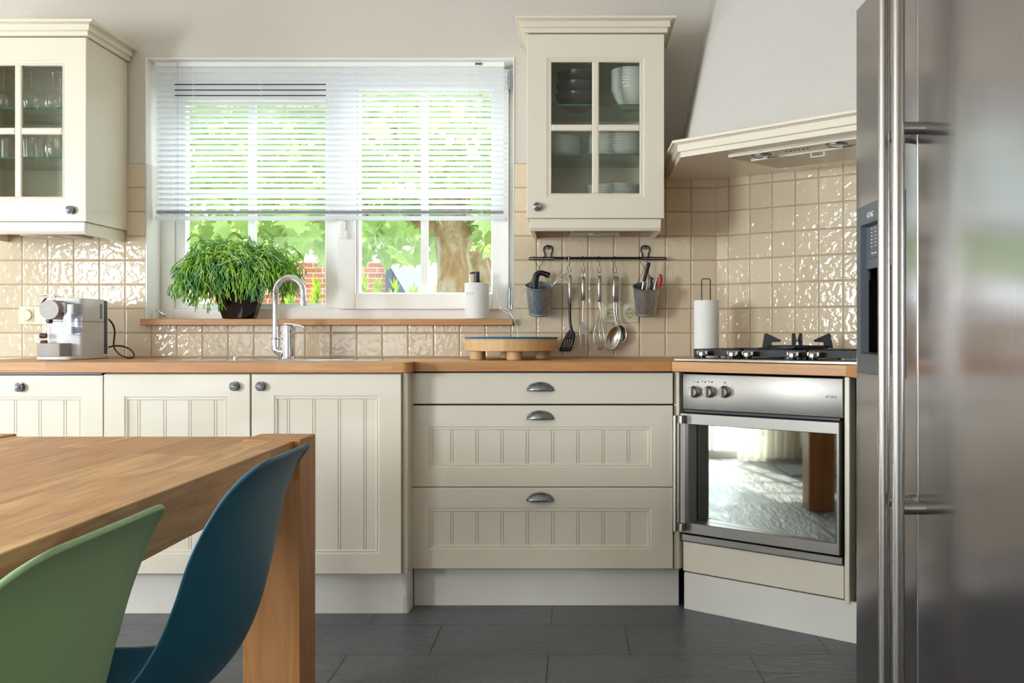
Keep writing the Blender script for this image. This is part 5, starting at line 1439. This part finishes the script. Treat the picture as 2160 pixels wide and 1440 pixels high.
# spatula
sp = thing('slotted_spatula', 'black slotted spatula with steel handle, first from the left on the rail', 'spatula', tuple(u(1202,640,UY)), 'utensils hanging from the rail')
mb = MB(); handle(mb, 1202, 582, 1202, 640); ring(mb, u(1202,577.5,UY), 0.007); mb.build('handle', M['utensil'], sp, smooth=50)
mb = MB(); mb.tube([u(1202,640,UY), u(1202,668,UY), u(1203,682,UY), u(1206,700,UY)], [0.0065,0.006,0.0055,0.0075], 10); mb.build('stem', M['black'], sp, smooth=60)
# blade with four slots, made of strips between the slots
blade = MB(); yb_ = UY-0.004
def bl(t, s): # t down the blade 0..1, s across 0..1
    L0, R0_ = (1196,700), (1211,700); 
    rowsL = [(0,1203,694),(0.10,1195,702),(0.30,1190,712),(0.85,1180,735),(1.0,1180,741)]
    rowsR = [(0,1207,694),(0.10,1213,701),(0.30,1214,709),(0.85,1207,735),(1.0,1203,741)]
    def it(T):
        for i in range(len(T)-1):
            if t <= T[i+1][0]+1e-9:
                q = (t-T[i][0])/(T[i+1][0]-T[i][0]); return (T[i][1]+(T[i+1][1]-T[i][1])*q, T[i][2]+(T[i+1][2]-T[i][2])*q)
    l, r = it(rowsL), it(rowsR)
    return (l[0]+(r[0]-l[0])*s, l[1]+(r[1]-l[1])*s)
def bpt(t, s, y): px, py = bl(t, s); return (wx(px,UY), y, wz(py,UY))
ss = [0,0.16,0.24,0.36,0.44,0.56,0.64,0.76,0.84,1.0]; ts = [0,0.05,0.10,0.2,0.30,0.40,0.6,0.78,0.85,0.93,1.0]
for i in range(len(ts)-1):
    for j in range(len(ss)-1):
        if ts[i] >= 0.39 and ts[i+1] <= 0.79 and j % 2 == 1: continue
        q = [(ts[i],ss[j]),(ts[i],ss[j+1]),(ts[i+1],ss[j+1]),(ts[i+1],ss[j])]
        blade.add([bpt(t,s,UY-0.002-0.004*t) for t,s in q], [(0,1,2,3)])
blade.build('blade', M['black'], sp, smooth=40, weld=True, solid=0.0022)
# fork
fk = thing('serving_fork', 'two-pronged steel carving fork with grooved handle, second from the left on the rail', 'fork', tuple(u(1230,650,UY)), 'utensils hanging from the rail')
mb = MB(); handle(mb, 1230, 584, 1230.5, 634, 0.0095); mb.tube([u(1227,584,UY),u(1227,577,UY),u(1228.5,575.5,UY),u(1232,575.5,UY),u(1233.5,577,UY),u(1233.5,584,UY)], 0.0012, 6)
for k in range(4): mb.lathe([(0.0098,0.0),(0.0102,0.0008),(0.0098,0.0016)], (wx(1230.4,UY), UY, wz(625+k*2.4,UY)), 16)
mb.build('handle', M['utensil'], fk, smooth=50)
mb = MB(); mb.tube([u(1230.5,634,UY), u(1230,655,UY), u(1230,680,UY)], [0.0055,0.004,0.003], 10)
flat(mb, [(1229,678),(1231,678),(1234,686),(1239,694),(1239.5,703),(1238,712),(1237,725),(1234.5,739),(1233.5,739),(1233.5,725),(1233.5,708),(1230,704),(1227,708),(1226.5,722),(1225,738),(1224,738),(1222.5,722),(1222,705),(1222.5,694),(1226,686)], UY-0.002, 0.003)
mb.build('prongs', M['utensil'], fk, smooth=40, bevel=0.0008)
# balloon whisk
wk = thing('balloon_whisk', 'steel balloon whisk hanging head down, third from the left on the rail', 'whisk', tuple(u(1264,650,UY)), 'utensils hanging from the rail')
mb = MB(); handle(mb, 1264.5, 583, 1264.5, 637, 0.0092); ring(mb, u(1264.5,578,UY), 0.008, 0.0018); mb.tube([u(1264.5,637,UY), u(1264.5,646,UY)], 0.0045, 10); mb.build('handle', M['utensil'], wk, smooth=50)
mb = MB()
for k in range(5):
    a = PI*k/5+0.2; prof = [(0.002,645),(0.003,655),(0.010,672),(0.024,690),(0.031,706),(0.027,722),(0.014,734),(0.0,738)]
    side = [Vector((wx(1266,UY)+r*math.cos(a), UY-0.0+r*0.75*math.sin(a), wz(y,UY))) for r, y in prof]
    other = [Vector((wx(1266,UY)-r*math.cos(a), UY-0.0-r*0.75*math.sin(a), wz(y,UY))) for r, y in prof[:-1]][::-1]
    mb.tube(smooth_path(side+other, 4), 0.0009, 6)
mb.build('wires', M['utensil'], wk, smooth=60)
# two spoons on one hook
def spoon(label, px, y0, xe, bowl, Y, holes):
    s_ = thing('serving_spoon', label, 'spoon', tuple(u(px,650,Y)), 'utensils hanging from the rail')
    mb = MB(); a, b = u(px,583,Y), u(px-1,637,Y); d = b-a
    mb.tube([a+d*t for t in (0,0.03,0.5,0.97,1.0)], [0.0065,0.0085,0.0098,0.0095,0.008], 16); ring(mb, u(px,578,Y), 0.0065)
    mb.build('handle', M['utensil'], s_, smooth=50)
    mb = MB(); mb.tube([u(px-1,637,Y), u(px-0.5,660,Y), u(xe,684,Y)], [0.0045,0.004,0.005], 10)
    mb.build('stem', M['utensil'], s_, smooth=50)
    (bx_, by_), (ra_, rb_), ang = bowl
    mb = MB(); c = u(bx_, by_, Y-0.004)
    def fn(p, q):
        r = q; th = 2*PI*p; x = ra_*r*math.cos(th); z = rb_*r*math.sin(th)
        return (c.x+x*math.cos(ang)-z*math.sin(ang), c.y+0.014*(1-r*r)-0.006, c.z+x*math.sin(ang)+z*math.cos(ang))
    mb.grid(fn, 28, 8); mb.build('bowl', M['utensil'], s_, smooth=60, weld=True, solid=0.0012)
    if holes:
        mb = MB()
        for j in range(3):
            for i in range(2): mb.box(wx(px-4.2+i*4.0,Y)-0.0016, wx(px-4.2+i*4.0,Y)+0.0016, Y-0.0103, Y-0.0080, wz(625+j*3,Y)-0.0012, wz(625+j*3,Y)+0.0012)
        mb.build('handle_holes', M['dark'], s_)
spoon('large steel serving spoon at the front of the right-hand hook', 1296.5, 583, 1301, ((1293.5,713), (0.029,0.056), -0.33), UY-0.004, True)
spoon('steel ladle spoon hanging behind the large serving spoon', 1301.5, 583, 1305.5, ((1309,704), (0.026,0.040), 0.12), UY+0.014, False)

# two zinc buckets hanging tilted from crossed wires
def bucket(label, pxt, pyt, wt, pxb, pyb, wb):
    Y = 4.26
    top = u(pxt, pyt, Y-0.01); bot = u(pxb, pyb, Y+0.02)
    b = thing('zinc_bucket', label, 'bucket', tuple(bot), 'zinc buckets on the utensil rail')
    o = Vector(bot)
    ax = (top-bot); H = ax.length*1.0; 
    rt, rb_ = wt*Y/F/2, wb*Y/F/2
    mb = MB(); mb.lathe([(0,0.001),(rb_-0.003,0.001),(rb_+0.001,-0.003),(rb_+0.002,0.003),(rb_,0.006),(rt-0.001,H-0.006),(rt+0.002,H-0.004),(rt+0.003,H),(rt+0.001,H+0.002),(rt-0.0015,H),(rt-0.003,H-0.008),(rb_-0.002,0.006),(0,0.005)], (0,0,0), 40)
    tiltx = math.radians(19)      # leans out towards the room
    Mx = Matrix.Translation(bot) @ Matrix.Rotation(math.atan2(ax.x, ax.z), 4, 'Y') @ Matrix.Rotation(tiltx, 4, 'X')
    mb.xf(Mx); mb.build('pail', M['zinc'], b, smooth=35)
    return b, Mx, H, rt
def bucket_wires(b, Mx, H, rt, hooks):
    mb = MB()
    L, Rr = Mx @ Vector((-rt*0.75, 0.012, H)), Mx @ Vector((rt*0.75, 0.012, H))
    for (hx_, tgt, dy) in ((hooks[0], Rr, -0.003), (hooks[1], L, 0.003)):
        mb.tube([u(hx_-1.5, 547, RY-0.006), u(hx_-2.0, 543, RY-0.0065), u(hx_, 540.5, RY-0.001), u(hx_+0.8, 545, RY+0.0045), u(hx_+1.0,549,RY+0.0035)]+[Vector(tgt)+Vector((0,dy,0.0))], 0.0011, 6)
    mb.build('hanging_wire', M['black_iron'], b)
b1, M1, H1, r1 = bucket('left zinc bucket beside the window, holding a bent black handle and a wire masher', 1137.5, 601, 59, 1138, 660, 46)
bucket_wires(b1, M1, H1, r1, (1127, 1147))
b2, M2, H2, r2 = bucket('right zinc bucket beneath the right rail bracket, full of kitchen tools', 1364, 603, 58, 1362, 661, 44)
bucket_wires(b2, M2, H2, r2, (1348, 1366))
BY2 = 4.255
t = thing('grater_handle', 'bent dark plastic handled tool standing in the left zinc bucket', 'kitchen tool', tuple(u(1130,600,BY2)))
mb = MB(); mb.tube(smooth_path([u(1132,640,BY2), u(1128,612,BY2), u(1129,592,BY2), u(1132,580,BY2), u(1140,575.5,BY2), u(1150,577.5,BY2), u(1159.5,581.5,BY2)], 4), [0.010,0.012,0.0135,0.015,0.0155,0.0155,0.015,0.015,0.0145,0.0145,0.0145,0.0142,0.014,0.013,0.012,0.0115,0.011,0.011,0.011,0.011,0.011,0.0115,0.012,0.0122,0.0125], 14)
mb.build('grip', M['rubber'], t, smooth=50)
t = thing('wire_masher', 'wire loop whisk leaning out of the left zinc bucket', 'whisk', tuple(u(1165,610,BY2)))
mb = MB(); base = u(1166,602,BY2)
mb.tube([u(1153,632,BY2), base], [0.003,0.004], 8).build('shaft', M['utensil'], t)
mb = MB()
lp1 = [base, u(1174,588,BY2), u(1181,560,BY2), u(1191,545,BY2), u(1198,541,BY2), u(1199.5,547,BY2), u(1190,572,BY2), u(1180,586,BY2), u(1170,597,BY2), base]
lp2 = [base, u(1176,590,BY2-0.008), u(1190,572,BY2-0.012), u(1199,560,BY2-0.012), u(1204,559,BY2-0.012), u(1202,572,BY2-0.012), u(1195,586,BY2-0.01), u(1187,590,BY2-0.01), u(1178,588,BY2-0.006)]
mb.tube(smooth_path(lp1), 0.0012, 7).tube(smooth_path(lp2), 0.0012, 7)
mb.build('wires', M['chrome'], t, smooth=60)
t = thing('black_handled_knife', 'tool with straight black handle standing in the right zinc bucket', 'kitchen tool', tuple(u(1355,600,BY2)))
MB().tube([u(1358,594,BY2), u(1359,590,BY2), u(1368.5,557,BY2), u(1369,553.5,BY2)], [0.006,0.0078,0.0078,0.006], 12).build('handle', M['rubber'], t, smooth=50)
MB().tube([u(1352,625,BY2), u(1357.5,594,BY2)], [0.003,0.004], 8).build('shaft', M['utensil'], t)
t = thing('red_can_opener', 'can opener with red and grey grips in the right zinc bucket', 'can opener', tuple(u(1385,600,BY2)))
MB().tube([u(1384,622,BY2), u(1389,608,BY2), u(1393.5,592,BY2), u(1393.5,582,BY2), u(1390,579,BY2)], [0.006,0.0075,0.008,0.0075,0.005], 10).build('grip', M['red'], t, smooth=60)
MB().tube([u(1378,622,BY2+0.004), u(1381,606,BY2+0.004), u(1386,585,BY2+0.004)], [0.006,0.0075,0.006], 10).build('grip', M['handle_steel'], t, smooth=60)
t = thing('corkscrew', 'dark metal corkscrew in the middle of the right zinc bucket', 'corkscrew', tuple(u(1373,600,BY2+0.01)))
mb = MB(); mb.tube([u(1370,625,BY2+0.012), u(1374,598,BY2+0.012), u(1373,584,BY2+0.012)], [0.005,0.006,0.0035], 8)
mb.tube([u(1368,590,BY2+0.012), u(1371,581,BY2+0.012), u(1374,586,BY2+0.012), u(1380,588,BY2+0.012)], 0.0022, 7).build('body', M['black_iron'], t, smooth=50)
t = thing('peeler', 'thin steel peeler standing behind the black handle in the right zinc bucket', 'peeler', tuple(u(1364,600,BY2+0.006)))
mb = MB(); mb.tube([u(1362,625,BY2+0.006), u(1366,598,BY2+0.006), u(1368.5,572,BY2+0.006)], [0.005,0.0045,0.0018], 8).build('body', M['handle_steel'], t, smooth=50)

# ---------------------------------------------------------------- crockery in the right wall cabinet
def lathe_thing(name, prof, mat, label, cat, group, n=36, smooth=40):
    t = MB().lathe(prof, (0,0,0), n).build(name, mat, None, smooth=smooth)
    tag(t, label, cat, group); return t
ORD = ['', 'second', 'third', 'fourth', 'fifth', 'sixth', 'seventh', 'eighth', 'ninth', 'tenth']
def stack(proto, first, n, x, y, z, dz, label, group):
    for k in range(n):
        o = proto if (k == 0 and first) else proto.copy()
        if not (k == 0 and first): COL.objects.link(o)
        o.location = (x, y, z+k*dz); o['group'] = group
        j = n-1-k
        o['label'] = label % ('topmost' if j == 0 else 'bottom one' if k == 0 else ORD[j]+' from the top')
SH1, SH2, SH0 = 1.9635, 1.7635, 1.5135
bowl = lathe_thing('bowl', [(0.035,0),(0.040,0.0),(0.070,0.018),(0.086,0.045),(0.090,0.066),(0.0875,0.066),(0.083,0.046),(0.066,0.022),(0.036,0.006),(0,0.005)], M['brown_ceramic'], 'b', 'bowl', 'g')
stack(bowl, True, 3, wx(1218,4.15), 4.15, SH1, 0.044, 'dark brown glazed bowl, %s of the stack behind the upper left pane', 'dark bowls on the top shelf')
wb_ = lathe_thing('bowl', [(0.030,0),(0.034,0),(0.052,0.026),(0.070,0.060),(0.074,0.074),(0.079,0.080),(0.080,0.088),(0.077,0.088),(0.070,0.076),(0.048,0.028),(0.034,0.006),(0,0.005)], M['white_ceramic'], 'b', 'bowl', 'g')
stack(wb_, True, 7, wx(1330,4.14), 4.14, SH1, 0.0128, 'white fluted bowl, %s of the tall stack behind the upper right pane', 'white bowls on the top shelf')
plS = lathe_thing('plate', [(0.055,0),(0.060,0.0),(0.064,0.003),(0.098,0.014),(0.100,0.0165),(0.098,0.017),(0.062,0.0065),(0,0.0055)], M['white_ceramic'], 'p', 'plate', 'g')
stack(plS, True, 9, wx(1176,4.14), 4.14, SH2, 0.0083, 'small white plate, %s of the stack behind the lower left pane', 'small plates on the middle shelf')
plL = lathe_thing('plate', [(0.075,0),(0.080,0.0),(0.084,0.003),(0.128,0.015),(0.131,0.018),(0.129,0.0185),(0.082,0.0070),(0,0.006)], M['white_ceramic'], 'p', 'plate', 'g', 44)
stack(plL, True, 10, wx(1305,4.15), 4.155, SH2, 0.0112, 'large white plate, %s of the tall stack behind the lower right pane', 'large plates on the middle shelf')
stack(plL, False, 10, wx(1300,4.15), 4.155, SH0, 0.0128, 'large white plate, %s of the stack on the cabinet floor', 'large plates on the cabinet floor')

# ---------------------------------------------------------------- glasses in the left wall cabinet
LZ1, LZ2, LZ0 = SH1-0.013, SH2-0.013, 1.5005
wine = lathe_thing('wine_glass', [(0.030,0.0),(0.031,0.001),(0.0385,0.035),(0.036,0.060),(0.022,0.078),(0.004,0.086),(0.0035,0.150),(0.006,0.157),(0.033,0.1605),(0.033,0.162),(0,0.163)], M['drink_glass'], 'g', 'glass', 'g')
first = True
pos = [(8,4.08),(45,4.17),(66,4.07),(88,4.20),(112,4.08),(128,4.18)]
lab = ['upturned wine glass behind the left pane column of the left cabinet', 'upturned wine glass at the back, beside the centre bar of the left cabinet', 'upturned wine glass at the left front of the right upper pane', 'upturned tall wine glass in the middle of the right upper pane', 'upturned wine glass at the right front of the right upper pane', 'upturned wine glass at the back right of the left cabinet top shelf']
for k, (px, Y) in enumerate(pos):
    o = wine if k == 0 else wine.copy()
    if k: COL.objects.link(o)
    o.location = (wx(px, Y), Y, LZ1+0.0005); o.scale = (1,1,1.25 if k == 3 else 1.0); o['label'] = lab[k]; o['group'] = 'upturned wine glasses on the top glass shelf'
tum = lathe_thing('tumbler', [(0.026,0.0),(0.028,0.001),(0.034,0.098),(0.0325,0.098),(0.026,0.008),(0,0.007)], M['drink_glass'], 'g', 'glass', 'g')
pos = [(10,4.10),(62,4.08),(82,4.18)]
lab = ['clear tumbler behind the left pane column, middle shelf', 'clear tumbler at the left front of the middle shelf behind the right pane', 'clear tumbler at the back of the middle shelf behind the right pane']
for k, (px, Y) in enumerate(pos):
    o = tum if k == 0 else tum.copy()
    if k: COL.objects.link(o)
    o.location = (wx(px, Y), Y, LZ2+0.0005); o['label'] = lab[k]; o['group'] = 'tumblers on the middle glass shelf'
jug = thing('glass_jug', 'round clear glass jug with handle at the right of the middle shelf', 'jug', (wx(112,4.11), 4.11, LZ2+0.001))
jx = wx(112,4.11)
MB().lathe([(0.025,0),(0.028,0.001),(0.040,0.030),(0.042,0.055),(0.034,0.090),(0.030,0.115),(0.033,0.130),(0.031,0.130),(0.028,0.115),(0.032,0.088),(0.040,0.055),(0.026,0.006),(0,0.005)], (jx,4.11,LZ2+0.001), 28).build('body', M['drink_glass'], jug, smooth=40)
MB().tube([(jx+0.030,4.11,LZ2+0.12),(jx+0.052,4.10,LZ2+0.118),(jx+0.060,4.10,LZ2+0.08),(jx+0.041,4.11,LZ2+0.05)], 0.004, 8).build('handle', M['drink_glass'], jug)
